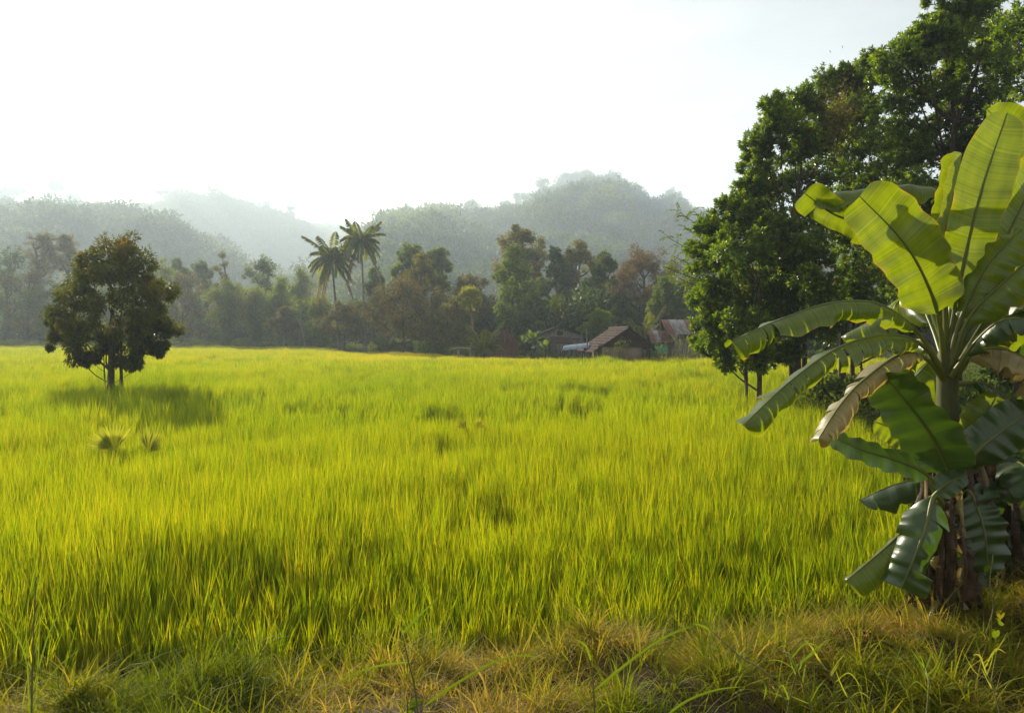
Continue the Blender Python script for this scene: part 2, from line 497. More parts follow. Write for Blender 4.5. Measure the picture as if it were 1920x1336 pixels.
gx = nonuni(-2000, 2000, -9, 10, 0.14); gy = nonuni(-120, 2800, 2.5, 10, 0.14)
XX, YY = np.meshgrid(gx, gy)
g = Geo()
nx, ny = len(gx), len(gy)
ii = (np.arange(ny - 1)[:, None] * nx + np.arange(nx - 1)[None]).ravel()
g.add(np.stack([XX.ravel(), YY.ravel(), zg(XX, YY).ravel()], -1), np.stack([ii, ii + 1, ii + nx + 1, ii + nx], -1))
tag(link('ground', g.mesh('ground', M['soil'], True)), 'brown soil under the rice and along the grassy bank', kind='structure')

# water standing between the rice rows
g = Geo()
xs = np.linspace(-14, 9, 47)
top = np.stack([xs * 2.4, np.full(47, 34.0), np.full(47, 0.034)], -1)
bot = np.stack([xs, yedge(xs) + 0.25, np.full(47, 0.034)], -1)
i = np.arange(46)
g.add(np.vstack([bot, top]), np.stack([i, i + 1, 47 + i + 1, 47 + i], -1))
tag(link('paddy_water', g.mesh('paddy_water', M['water'])), 'shallow muddy water between the rice plants', kind='structure')


# ------------------------------------------------------------------ hills
def hill(name, label, prof, foot, x0, x1, cover=22.0, far=3.0, nx=120, ny=40, seed=0, back=1.6):
    """prof: (px, crest row, crest depth)"""
    pr = np.array(prof, float)
    pr[:, 2] *= far
    px = np.linspace(x0, x1, nx)
    D = np.interp(px, pr[:, 0], pr[:, 2])
    cr = np.interp(px, pr[:, 0], pr[:, 1])
    H = CAMZ + (HYP - cr) / FPX * D - cover
    t = np.linspace(0, back, ny)[:, None]
    Y = foot + t * (D - foot)[None]
    X = (px[None] - CXP) / FPX * (foot * 0.35 + Y * 0.65 + 0 * Y)
    # keep the crest exactly under its pixel column
    X = (px[None] - CXP) / FPX * Y
    s = np.where(t < 1, np.sin(np.clip(t, 0, 1) * math.pi / 2) ** 1.35, 1 - 0.9 * ((t - 1) / (back - 1)) ** 1.5)
    gul = (fbm(X * 0.004 + seed * 7.7, Y * 0.004 + seed, 4) - 0.5)
    Z = H[None] * s + gul * 135 * np.clip(t * (1.0 - t) * 4, 0, 1) * np.clip(H[None] / 60, 0, 1) * (t < 1) - 0.6 * (t <= 0)
    los = CAMZ + (H[None] + cover - CAMZ) / D[None] * Y - cover * 1.05
    Z = np.where(t < 1, np.minimum(Z, np.maximum(los, 0.3)), Z)
    Z = np.maximum(Z, -0.6)
    g = Geo()
    ii = (np.arange(ny - 1)[:, None] * nx + np.arange(nx - 1)[None]).ravel()
    g.add(np.stack([X.ravel(), Y.ravel(), Z.ravel()], -1), np.stack([ii, ii + 1, ii + nx + 1, ii + nx], -1))
    o = link(name, g.mesh(name, M['soil'], True))
    tag(o, label, kind='structure')

    def z_at(px_, tt):
        k = np.interp(px_, px, np.arange(nx)); r = np.interp(tt, t[:, 0], np.arange(ny))
        k0 = np.clip(k.astype(int), 0, nx - 2); r0 = np.clip(r.astype(int), 0, ny - 2)
        fk = k - k0; fr = r - r0
        def bl(A):
            return (A[r0, k0] * (1 - fk) + A[r0, k0 + 1] * fk) * (1 - fr) + (A[r0 + 1, k0] * (1 - fk) + A[r0 + 1, k0 + 1] * fk) * fr
        return np.stack([bl(X), bl(Y), bl(Z)], -1)
    return z_at


HR = [(560, 520, 330), (640, 480, 335), (690, 440, 340), (720, 420, 345), (800, 392, 355), (870, 398, 365), (960, 388, 380), (1010, 370, 395), (1060, 345, 410),
      (1120, 328, 420), (1160, 335, 420), (1200, 368, 415), (1260, 382, 410), (1330, 396, 405), (1420, 410, 400), (1600, 430, 400), (2000, 400, 400), (2500, 440, 400)]
HL = [(-600, 400, 380), (-200, 385, 385), (0, 388, 390), (60, 384, 392), (150, 382, 395), (230, 388, 398), (300, 400, 400), (380, 440, 395), (450, 490, 390), (520, 530, 380), (600, 560, 380)]
HM = [(100, 400, 520), (240, 385, 520), (300, 370, 520), (360, 360, 520), (420, 364, 520), (470, 375, 525), (530, 395, 530), (580, 415, 535), (630, 438, 540), (700, 480, 540), (800, 530, 540), (900, 560, 540)]
HF = [(350, 440, 660), (520, 412, 660), (600, 418, 660), (680, 424, 660), (760, 418, 660), (860, 420, 660), (1000, 430, 660)]
z_R = hill('hill', 'forested hill rising behind the huts to a wooded knob', HR, 190, 560, 2500, seed=1)
z_L = hill('hill', 'low forested ridge behind the lone tree', HL, 195, -600, 600, seed=2)
z_M = hill('hill', 'pale hazy rounded hill behind the low ridge', HM, 700, 100, 900, seed=3, far=2.25)
z_F = hill('hill', 'faintest far ridge in the gap between the hills', HF, 1150, 350, 1000, seed=4, nx=60, far=2.4)


# ------------------------------------------------------------------ scattering (for what nobody could count)
def scatter(name, protos, pts, rot, scl, idx, tint):
    src = bpy.data.collections.new(name + '_source')
    for k, me in enumerate(protos):
        src.objects.link(bpy.data.objects.new('%s_source_%02d' % (name, k), me))
    me = bpy.data.meshes.new(name)
    me.vertices.add(len(pts)); me.vertices.foreach_set('co', np.asarray(pts, np.float32).ravel())
    def at(nm, ty, key, val):
        a = me.attributes.new(nm, ty, 'POINT'); a.data.foreach_set(key, val)
    at('rot', 'FLOAT_VECTOR', 'vector', np.asarray(rot, np.float32).ravel())
    at('scl', 'FLOAT_VECTOR', 'vector', np.asarray(scl, np.float32).ravel())
    at('idx', 'INT', 'value', np.asarray(idx, np.int32))
    at('tint', 'FLOAT', 'value', np.asarray(tint, np.float32))
    me.update()
    o = link(name, me)
    ng = bpy.data.node_groups.new(name, 'GeometryNodeTree')
    ng.interface.new_socket('Geometry', in_out='INPUT', socket_type='NodeSocketGeometry')
    ng.interface.new_socket('Geometry', in_out='OUTPUT', socket_type='NodeSocketGeometry')
    n = ng.nodes.new; l = ng.links.new
    gi = n('NodeGroupInput'); go = n('NodeGroupOutput')
    ci = n('GeometryNodeCollectionInfo'); ci.inputs['Collection'].default_value = src
    ci.inputs['Separate Children'].default_value = True; ci.inputs['Reset Children'].default_value = True
    ip = n('GeometryNodeInstanceOnPoints'); ip.inputs['Pick Instance'].default_value = True
    def na(nm, ty):
        q = n('GeometryNodeInputNamedAttribute'); q.data_type = ty; q.inputs['Name'].default_value = nm
        return [s for s in q.outputs if s.enabled and s.name == 'Attribute'][0]
    l(gi.outputs[0], ip.inputs['Points']); l(ci.outputs[0], ip.inputs['Instance'])
    l(na('idx', 'INT'), ip.inputs['Instance Index'])
    l(na('rot', 'FLOAT_VECTOR'), ip.inputs['Rotation']); l(na('scl', 'FLOAT_VECTOR'), ip.inputs['Scale'])
    l(ip.outputs[0], go.inputs[0])
    md = o.modifiers.new('scatter', 'NODES'); md.node_group = ng
    return o


def crown_proto(name, mat, rg, n=260, leaf=0.16, rx=0.5, rz=0.45, lobes=7, flat=0.0):
    """unit-sized bushy crown of leaf faces, base at z=0"""
    g = Geo()
    c = unit(rg.normal(size=(lobes, 3))) * rg.uniform(0.25, 0.6, (lobes, 1)) * np.array((rx, rx, rz)) * 1.1
    c[:, 2] = np.abs(c[:, 2]) * (1 - flat) + rz * 0.8
    k = rg.integers(0, lobes, n)
    d = unit(rg.normal(size=(n, 3)))
    B = c[k] + d * rg.uniform(0.55, 1.0, (n, 1)) * np.array((rx, rx, rz)) * 0.62
    B[:, 2] = np.maximum(B[:, 2], 0.02)
    D = d + rg.normal(0, 0.6, (n, 3)) + np.array((0, 0, -0.25))
    leaves(g, B, D, rg.uniform(0.7, 1.3, n) * leaf, rg.uniform(0.6, 1.0, n) * leaf * 0.62, rg)
    return g.mesh(name, mat)


hp = [crown_proto('hill_crown', M['hill'], np.random.default_rng(50 + k), 760, 0.10, 0.5, 0.42, 9) for k in range(5)]


def hill_forest(name, label, zf, x0, x1, n, t0=-0.0, t1=1.12, size=(19, 31), seed=0, avoid=None):
    rg = np.random.default_rng(seed)
    px = rg.uniform(x0, x1, n)
    t = rg.uniform(t0, t1, n) ** 0.9
    p = zf(px, t)
    p[:, 2] -= 1.6
    s = rg.uniform(size[0], size[1], n) * (0.42 + 0.58 * sstep(0.02, 0.35, t))
    s *= np.where(rg.random(n) < 0.08, 1.35, 1.0)
    sc3 = np.stack([s, s, s * rg.uniform(0.75, 1.15, n)], -1)
    rot = np.stack([rg.normal(0, .06, n), rg.normal(0, .06, n), rg.uniform(0, 6.28, n)], -1)
    tint = 0.55 * fbm(p[:, 0] * 0.007 + 3, p[:, 1] * 0.007 + seed, 3) + rg.normal(0, 0.08, n)
    tint = tint + 0.35 * (fbm(p[:, 0] * 0.011 + 30, p[:, 1] * 0.011 + seed, 2) > 0.62)
    o = scatter(name, hp, p, rot, sc3, rg.integers(0, len(hp), n), np.clip(tint, 0, 0.95))
    return tag(o, label, 'forest', kind='stuff')


hill_forest('hill_forest', 'hazy forest covering the knobbed hill behind the huts', z_R, 570, 2200, 6000, seed=1)
hill_forest('hill_forest', 'hazy forest covering the low ridge behind the lone tree', z_L, -450, 590, 3600, seed=2)
hill_forest('hill_forest', 'pale forest on the rounded hill behind the low ridge', z_M, 110, 890, 2600, seed=3)
hill_forest('hill_forest', 'faint forest on the farthest ridge between hills', z_F, 360, 990, 1500, 0.3, 1.1, seed=4)


# ------------------------------------------------------------------ trees
def add_trunk(g, path, r0, r1, rg, seg=8, n=14, wob=0.04):
    p = catmull(path, n)
    p[1:-1] += rg.normal(0, wob * r0 * 2, (n - 2, 3)) * np.array((1, 1, 0.3))
    tube(g, p, np.linspace(r0, r1, n) * (1 + 0.35 * np.exp(-np.linspace(0, 1, n) * 18)), seg)
    return p


def make_tree(name, label, base, trunks, lobes, mat, bark, leaf, nleaf, seed, group=None, cat='tree', sprig=None, droop=0.25, clump=0.30, nclump=16, limb_r=0.5, topred=0.0, gap=0.0, aspect=0.45):
    """base (x,y,z); trunks [(dx,dy,height,r0)]; lobes world [(x,y,z,r or (rx,ry,rz))]; leaf length; leaves per lobe"""
    rg = np.random.default_rng(seed)
    base = np.asarray(base, float)
    root = thing(name, label, cat, base, group)
    lob = np.array([l[:3] for l in lobes], float) - base
    rad = np.array([(l[3],) * 3 if np.isscalar(l[3]) else l[3] for l in lobes], float)
    gt = Geo()
    stems = []
    for dx, dy, h, r0 in trunks:
        b = np.array((dx, dy, -0.15)); lean = rg.normal(0, 0.03 * h, 2)
        p = add_trunk(gt, [b, b + (lean[0] * .3, lean[1] * .3, h * 0.35), b + (lean[0] * .6, lean[1] * .6, h * 0.7), b + (lean[0], lean[1], h)], r0, r0 * 0.35, rg)
        stems.append((p, r0))
    gc = Geo()
    for k in range(len(lob)):
        c, r = lob[k], rad[k]
        p, r0 = stems[k % len(stems)] if len(stems) > 1 else stems[0]
        # limb from the stem to the lobe
        hz = c[2] - 0.8 * np.linalg.norm(c[:2] - p[0, :2]) - 0.3 * r[2]
        j = int(np.argmin(np.abs(p[:, 2] - np.clip(hz, p[len(p) // 4, 2], p[-1, 2]))))
        s = p[j]
        m = (s + c) / 2 + rg.normal(0, 0.1 * r[0], 3) + np.array((0, 0, -0.12 * np.linalg.norm(c - s)))
        q = catmull([s, m, c], 8)
        tube(gt, q, np.linspace(r0 * limb_r, r0 * 0.12, 8), 5)
        # clumps on the lobe
        cd_ = unit(rg.normal(size=(nclump, 3)))
        cc = c + cd_ * r * rg.uniform(0.35, 1.12, (nclump, 1))
        for q_ in range(0, nclump, 2):
            tube(gt, catmull([c, (c + cc[q_]) / 2 + rg.normal(0, .06 * r[0], 3), cc[q_]], 5), np.linspace(r0 * 0.11, r0 * 0.03, 5), 3, cap=False)
        cr = r.mean() * clump * rg.uniform(0.7, 1.35, nclump)
        nl = int(nleaf * rg.uniform(0.85, 1.15))
        if sprig:
            ns = max(1, nl // sprig)
            ki = rg.integers(0, nclump, ns)
            d = unit(rg.normal(size=(ns, 3)))
            sp = cc[ki] + d * cr[ki][:, None] * rg.uniform(0.4, 1.15, (ns, 1))
            ax = unit(unit(sp - c) * 0.7 + d * 0.5 + np.array((0, 0, 0.55)))
            e1 = unit(np.cross(ax, rg.normal(size=(ns, 3)))); e2 = np.cross(ax, e1)
            tubeless = np.repeat(np.arange(ns), sprig)
            jj = np.tile(np.arange(sprig), ns)
            az = jj * 2.4 + rg.uniform(0, 6.28, ns)[tubeless]
            el = 0.25 + 1.15 * (jj / sprig) + rg.normal(0, 0.15, ns * sprig)
            D = ax[tubeless] * np.cos(el)[:, None] + (e1[tubeless] * np.cos(az)[:, None] + e2[tubeless] * np.sin(az)[:, None]) * np.sin(el)[:, None]
            B = sp[tubeless] - ax[tubeless] * (jj / sprig)[:, None] * leaf * 0.55
            D[:, 2] -= droop * 0.5
            up = ax[tubeless] + rg.normal(0, 0.25, (ns * sprig, 3))
            a = np.clip(rg.normal(0.40, 0.18, ns)[tubeless] + rg.normal(0, 0.08, ns * sprig) + 0.18 * (jj < 4), 0, 0.93)
            a = np.where((rg.random(ns) < 0.006)[tubeless], rg.uniform(.94, 1, ns * sprig), a)
            leaves(gc, B, D, leaf * rg.uniform(0.7, 1.2, ns * sprig), leaf * aspect * rg.uniform(0.75, 1.15, ns * sprig), rg, 0.22, up, 0.12, a)
        else:
            ki = rg.integers(0, nclump, nl)
            d = unit(rg.normal(size=(nl, 3)))
            B = cc[ki] + d * cr[ki][:, None] * rg.uniform(0.25, 1.2, (nl, 1))
            D = d * 0.7 + unit(B - c) * 0.6 + rg.normal(0, 0.35, (nl, 3)) - np.array((0, 0, droop))
            a = np.clip(rg.random(nclump)[ki] * 0.6 + rg.random(nl) * 0.4, 0, 1)
            if topred:
                hh = np.clip((B[:, 2] - lob[:, 2].min()) / (lob[:, 2].max() + rad[-1, 2] - lob[:, 2].min()), 0, 1)
                a = np.clip(a * 0.75 + topred * hh ** 2 * rg.random(nl), 0, 1)
            leaves(gc, B, D, leaf * rg.uniform(0.65, 1.3, nl), leaf * aspect * rg.uniform(0.7, 1.25, nl), rg, 0.2, None, 0.15, a)
    link('trunk', gt.mesh('trunk', bark, True), root)
    link('crown', gc.mesh('crown', mat), root)
    return root


def auto_lobes(x, y, zt, zb, hw, rg, n=9, dome=1.0):
    """lobes filling an egg-shaped crown envelope from zb to zt"""
    L = []
    h = zt - zb
    for k in range(n):
        f = (k + 0.5) / n
        zc = zb + h * (0.16 + 0.72 * f)
        env = hw * math.sqrt(max(0.06, 1 - (2 * abs((zc - zb) / h - 0.45)) ** 2.2)) * dome
        r = min(hw, h) * rg.uniform(0.34, 0.46)
        a = k * 2.4 + rg.uniform(-.4, .4)
        d = max(0, env - r * 0.75)
        L.append((x + math.cos(a) * d, y + math.sin(a) * d, min(zc, zt - r * 0.82), (r * 1.08, r * 1.08, r * 0.85)))
    r = min(hw, h) * 0.36
    L.append((x + rg.uniform(-.2, .2) * hw, y, zt - r * 0.8, r))
    return L


def bg_tree(px, ytop, hw, Y, mat, label, seed, ybot=640, bark='bark', n=9, leaf=0.42, nleaf=750, trunk_r=None, name='tree', cat='tree', dome=1.0, droop=0.25, clump=0.3, base_px=None):
    rg = np.random.default_rng(seed)
    zt = CAMZ + (HYP - ytop) / FPX * Y
    zb = max(0.4, CAMZ + (HYP - ybot) / FPX * Y)
    hwm = hw / FPX * Y
    x = PX(px, Y)
    bx = PX(base_px, Y) if base_px else x
    L = auto_lobes(x, Y, zt, zb, hwm, rg, n, dome)
    z0 = float(zg(bx, Y))
    tr = trunk_r or 0.018 * zt + 0.04
    return make_tree(name, label, (bx, Y, z0), [(0, 0, zb + (zt - zb) * 0.6, tr)], L, M[mat], M[bark], leaf, nleaf, seed, None, cat, droop=droop, clump=clump)


# --- lone tree in the rice
Y = 29.5
LT = [(205, 482, 46), (238, 478, 34), (168, 508, 44), (252, 508, 46), (205, 535, 58), (134, 556, 38), (292, 545, 34), (262, 570, 48), (150, 585, 44), (292, 610, 38), (118, 625, 30),
      (205, 600, 52), (160, 640, 44), (250, 630, 46), (300, 640, 24), (200, 655, 30), (246, 668, 30), (170, 672, 16)]
rgl = np.random.default_rng(5)
lobes = [(*(P(a, b, Y + rgl.uniform(-1.1, 1.1))), PR(r, Y)) for a, b, r in LT]
make_tree('lone_tree', 'bushy dark tree with reddish top leaves standing alone in the rice', (PX(207, Y), Y, 0), [(0, 0, 4.6, 0.16), (0.5, -0.1, 3.4, 0.085), (-0.28, 0.15, 2.6, 0.04)],
          lobes, M['lone'], M['bark'], 0.15, 2200, 11, droop=0.45, nclump=14, clump=0.26, topred=0.32, limb_r=0.35, aspect=0.42)

# --- glossy trees at the right
def px_tree(name, label, base_px, trunks, lob, Y, mat, seed, n=4300, leaf=0.16, jit=1.4, **kw):
    rg = np.random.default_rng(seed)
    L = [(*(P(a, b, Y + rg.uniform(-jit, jit))), PR(r * 0.9, Y)) for a, b, r in lob]
    x = PX(base_px, Y)
    return make_tree(name, label, (x, Y, float(zg(x, Y))), trunks, L, M[mat], M['bark'], leaf, n, seed, sprig=9, droop=0.2, nclump=22, clump=0.34, limb_r=0.4, aspect=0.40, **kw)


px_tree('glossy_tree', 'small glossy-leaved tree on thin trunks at the rice edge beside the tin-roofed house', 1424, [(0, 0, 4.6, 0.10), (-0.4, 0.1, 3.2, 0.06)],
        [(1345, 430, 40), (1325, 480, 36), (1385, 395, 42), (1375, 470, 55), (1335, 550, 44), (1395, 545, 58), (1345, 615, 44), (1400, 620, 50), (1440, 560, 50), (1372, 672, 30), (1420, 668, 30), (1430, 440, 50), (1330, 640, 28)], 24, 'broad', 21)
px_tree('glossy_tree', 'tall glossy tree with forked thick trunk beside the wooden posts', 1497, [(0, 0, 7.0, 0.17), (0.3, 0.15, 6.0, 0.12), (-0.2, 0.2, 5.0, 0.09)],
        [(1415, 330, 44), (1430, 275, 38), (1462, 222, 38), (1505, 190, 40), (1490, 270, 55), (1450, 350, 58), (1520, 340, 60), (1410, 400, 45), (1480, 430, 62), (1550, 420, 60), (1450, 510, 58), (1520, 510, 62), (1490, 590, 55), (1560, 580, 55), (1440, 600, 45), (1545, 250, 48), (1470, 650, 36)], 25.5, 'broad', 22)
px_tree('glossy_tree', 'glossy tree with straight trunk rising behind the wooden posts', 1580, [(0, 0, 9.0, 0.16), (0.5, 0.3, 7.0, 0.1)],
        [(1560, 170, 42), (1600, 145, 42), (1645, 125, 40), (1620, 200, 55), (1580, 240, 50), (1660, 260, 60), (1600, 310, 58), (1640, 370, 62), (1700, 340, 62), (1590, 400, 55), (1660, 450, 62), (1720, 440, 60), (1600, 500, 55), (1690, 540, 60), (1630, 570, 50), (1740, 560, 55), (1680, 610, 45)], 28, 'broad', 23)
px_tree('glossy_tree', 'tallest glossy tree towering over the banana plant', 1770, [(0, 0, 9.5, 0.2), (0.6, 0.2, 8.0, 0.14)],
        [(1690, 120, 45), (1735, 75, 48), (1765, 30, 45), (1810, 10, 50), (1780, 110, 62), (1720, 180, 60), (1850, 60, 70), (1900, 120, 75), (1830, 160, 70), (1770, 240, 70), (1700, 280, 55), (1860, 240, 75), (1800, 330, 70), (1740, 360, 60), (1900, 330, 75), (1840, 420, 70), (1760, 450, 60), (1700, 420, 45), (1880, 520, 70), (1800, 540, 60), (1870, -60, 70)], 23, 'broad', 24, n=4700, leaf=0.155)
px_tree('glossy_tree', 'broad glossy tree beyond the second banana plant', 1960, [(0, 0, 8.5, 0.2), (-0.6, 0.3, 7.0, 0.12)],
        [(1950, 20, 80), (2030, 120, 95), (1960, 180, 80), (2060, 280, 100), (1960, 330, 85), (1920, 430, 80), (2010, 470, 95), (1900, 560, 75), (1980, 600, 85), (1840, 620, 60), (1930, 680, 70)], 20, 'broad', 25, n=3600, leaf=0.15)

# posts under the trees
for k, (px, py, Yp, h, r) in enumerate([(1402, 735, 24.5, 1.55, 0.045), (1578, 735, 26.0, 3.0, 0.075), (1616, 720, 27.0, 2.2, 0.05)]):
    g = Geo()
    rg = np.random.default_rng(400 + k)
    p = catmull([(0, 0, -0.2), (rg.normal(0, .03), 0, h * 0.5), (rg.normal(0, .05), 0, h)], 9)
    tube(g, p, np.linspace(r, r * 0.85, 9) * rg.uniform(0.9, 1.1, 9), 8)
    o = link('post', g.mesh('post', M['bark'], True), None, (PX(px, Yp), Yp, float(zg(PX(px, Yp), Yp))))
    tag(o, ['slim wooden post beside the thin-trunked tree at the rice edge', 'stout wooden post standing in the shade under the glossy trees', 'thin grey post deepest in the shade under the trees'][k], 'post')

# dead vine hanging in the crowns
rg = np.random.default_rng(77)
g = Geo(); c = P(1575, 225, 23.4)
n_ = 1500
dd = rg.normal(size=(n_, 3)) * np.array((0.26, 0.2, 0.55))
leaves(g, c + dd, rg.normal(size=(n_, 3)) - np.array((0, 0, 0.5)), rg.uniform(0.06, 0.14, n_), rg.uniform(0.02, 0.05, n_), rg)
tube(g, catmull([c + (0.1, 0.3, 0.8), c + (0, 0, 0), c + (-0.1, 0.2, -1.2)], 12), 0.02, 5)
vo = link('dead_vine', g.mesh('dead_vine', M['brown']))
tag(vo, 'withered brown vine hanging high in the glossy tree crowns', 'vine')

# --- background tree line: px, top row, half width, depth, foliage, label
BT = [
 (15, 462, 45, 150, 'dark', 'dark leafy tree at the wood edge beyond the lone tree', 640, {}),
 (78, 434, 30, 158, 'olive', 'tall feathery olive tree poking above the wood behind the lone tree', 520, dict(leaf=0.34)),
 (122, 440, 28, 160, 'olive', 'feathery olive tree close beside the tallest one behind the lone tree', 520, dict(leaf=0.34)),
 (52, 500, 48, 140, 'brown', 'greyish brown tree in front of the feathery olive trees', 640, {}),
 (100, 530, 55, 135, 'dark', 'dark round tree in the wood directly behind the lone tree', 645, {}),
 (175, 490, 45, 150, 'mid', 'pale green tree half hidden behind the lone tree', 640, {}),
 (330, 487, 26, 150, 'mid', 'rounded green tree just past the lone tree crown', 620, {}),
 (375, 490, 30, 150, 'dark', 'round dark green tree beside the thin bare-topped tree', 620, {}),
 (415, 474, 17, 148, 'olive', 'thin bare-topped tree between green crowns', 600, dict(leaf=0.3, nleaf=330)),
 (340, 515, 48, 132, 'brown', 'leafless-looking grey brown tree with a slim dark trunk near the bamboo', 640, dict(nleaf=560)),
 (490, 484, 42, 145, 'dark', 'broad dark crown rising behind the bamboo clumps', 620, {}),
 (550, 560, 34, 128, 'dark', 'dark leafy tree at the end of the bamboo clumps', 648, {}),
 (533, 575, 26, 112, 'brown', 'small brownish tree with a pale trunk before the bamboo', 640, dict(bark='palebark', leaf=0.3)),
 (645, 572, 42, 101, 'brown', 'low reddish brown tree left of the slender palm trunk', 636, dict(leaf=0.3)),
 (700, 505, 30, 122, 'dark', 'narrow dark conical tree behind the palm trunk', 645, {}),
 (590, 600, 30, 118, 'mid', 'low green tree between the bamboo and the palms', 648, {}),
 (757, 520, 72, 98, 'brown', 'wide brown-leaved tree at the golden grass strip', 640, dict(n=12, nleaf=900, leaf=0.34)),
 (768, 458, 32, 118, 'mid', 'pale green crown above the wide brown tree, palm side', 560, {}),
 (815, 462, 30, 119, 'mid', 'pale green crown above the wide brown tree, hut side', 560, {}),
 (792, 480, 38, 108, 'olive', 'tall olive brown tree right behind the wide brown tree', 645, dict(n=11)),
 (880, 512, 48, 100, 'brown', 'orange brown tree behind the glossy fan palm', 645, dict(leaf=0.32)),
 (850, 560, 40, 92, 'olive', 'loose olive tree between the brown tree and the fan palm', 650, dict(leaf=0.3, nleaf=600)),
 (966, 464, 46, 90, 'mid', 'tall green leafy tree with rounded top behind the reed shed', 645, dict(n=13, nleaf=900, leaf=0.32)),
 (980, 426, 52, 112, 'olive', 'big domed dark crown towering behind the tall green tree', 560, dict(n=11)),
 (1045, 470, 34, 104, 'dark', 'dark pointed crown between the dome and the olive crown', 620, {}),
 (1088, 453, 42, 108, 'olive', 'rounded olive crown behind the wooden hut', 620, dict(n=11)),
 (1135, 474, 34, 100, 'dark', 'dark green tree with yellowish edge beside the tan plumed tree', 625, {}),
 (1110, 520, 40, 96, 'dark', 'dark shaded tree behind the round yellowish bush', 640, {}),
 (1205, 466, 64, 92, 'tan', 'large tan plumed tree behind the thatched hut', 600, dict(n=12, leaf=0.26, nleaf=1100, droop=0.7)),
 (1250, 520, 40, 84, 'mid', 'green tree behind the rusty porch roof', 630, dict(leaf=0.3)),
 (1305, 480, 44, 82, 'dark', 'dark tree behind the tin-roofed house', 640, dict(leaf=0.3)),
 (1390, 500, 60, 78, 'dark', 'shaded tree standing behind the glossy trees', 645, {}),
 (1500, 500, 60, 74, 'dark', 'deeply shaded tree seen between glossy tree trunks', 645, {}),
 (1620, 480, 70, 70, 'dark', 'shadowy tree far behind the wooden posts', 645, {}),
 (1124, 584, 27, 80, 'bright', 'round yellowish green bush beside the thatched roof', 640, dict(name='bush', cat='bush', leaf=0.24, trunk_r=0.05)),
 (1095, 610, 14, 78, 'bright', 'small bright bush between the wooden hut and thatched roof', 640, dict(name='bush', cat='bush', leaf=0.24, n=5, trunk_r=0.04)),
]
for k, (px, yt, hw, Yd, mt, lab, yb, kw) in enumerate(BT):
    bg_tree(px, yt, hw, Yd, mt, lab, 100 + k, yb, **kw)

# feathery drooping tree by the tin-roofed house, before the hill
rg = np.random.default_rng(61)
Yq = 34.0
root = thing('feathery_tree', 'feathery tree with drooping compound leaves leaning out beside the glossy trees', 'tree', (PX(1405, Yq), Yq, 0))
gt = Geo(); gc = Geo()
b0 = np.array((PX(1405, Yq), Yq, 0.0))
for (tx, ty) in [(1275, 398), (1252, 445), (1290, 430), (1262, 480), (1300, 395), (1280, 470), (1245, 500), (1310, 440), (1270, 520)]:
    tip = P(tx, ty, Yq + rg.uniform(-1, 1)) - b0
    mid = np.array((tip[0] * 0.35, tip[1] * 0.3, tip[2] * 0.8))
    q = catmull([(0, 0, -0.1), mid * (0.5, 0.5, 0.6), mid, tip], 16)
    tube(gt, q, np.linspace(0.05, 0.012, 16), 5)
    for u in range(8, 16):
        for _ in range(3):
            d = unit(rg.normal(size=3) + np.array((-0.5, 0, -0.1)))
            st = q[u] + d * np.linspace(0.05, 0.62, 11)[:, None] + np.array((0, 0, -0.22)) * np.linspace(0, 1, 11)[:, None] ** 2
            sd = unit(np.cross(d, (0, 0, 1.0)))
            for sg in (-1, 1):
                leaves(gc, st, np.tile(sd * sg + d * 0.5 + np.array((0, 0, -0.2)), (11, 1)) + rg.normal(0, .12, (11, 3)), 0.15, 0.055, rg)
link('trunk', gt.mesh('trunk', M['bark'], True), root)
link('crown', gc.mesh('crown', M['mid']), root)


# bamboo clumps
def bamboo(px, ytop, hw, Yd, label, seed, nc=34, mat='bamboo', lean=0.0):
    rg = np.random.default_rng(seed)
    H = CAMZ + (HYP - ytop) / FPX * Yd
    wdt = hw / FPX * Yd
    root = thing('bamboo_clump', label, 'bamboo', (PX(px, Yd), Yd, 0))
    gt = Geo(); gc = Geo()
    for k in range(nc):
        a = rg.uniform(0, 6.28); rr = rg.uniform(0.1, 1)
        h = H * rg.uniform(0.55, 1.02) * (1 - 0.25 * rr)
        out = wdt * rr
        dx, dy = math.cos(a) * out + lean * h * 0.2, math.sin(a) * out
        tipz = h * rg.uniform(0.78, 0.95)
        q = catmull([(dx * .1, dy * .1, -0.1), (dx * .25, dy * .25, h * .5), (dx * .6, dy * .6, h * .93), (dx * 0.95, dy * 0.95, h * 0.98), (dx * 1.2, dy * 1.2, tipz)], 22)
        tube(gt, q, np.linspace(0.05, 0.012, 22), 5)
        for u in range(3, 22):
            nl = int(rg.integers(11, 20))
            s = wdt * 0.16 * (0.6 + 0.6 * u / 22)
            B = q[u] + rg.normal(0, s, (nl, 3)) * np.array((1, 1, 0.8))
            D = rg.normal(0, 0.7, (nl, 3)) + np.array((dx, dy, 0)) / max(wdt, .1) * 0.4 - np.array((0, 0, 0.9))
            leaves(gc, B, D, rg.uniform(0.3, 0.55, nl), rg.uniform(0.10, 0.17, nl), rg, 0.15, None, 0.2, np.clip(rg.normal(0.2 + 0.03 * u, 0.2, nl), 0, 1))
    link('culm', gt.mesh('culm', M['culm'], True), root)
    link('foliage', gc.mesh('foliage', M[mat]), root)


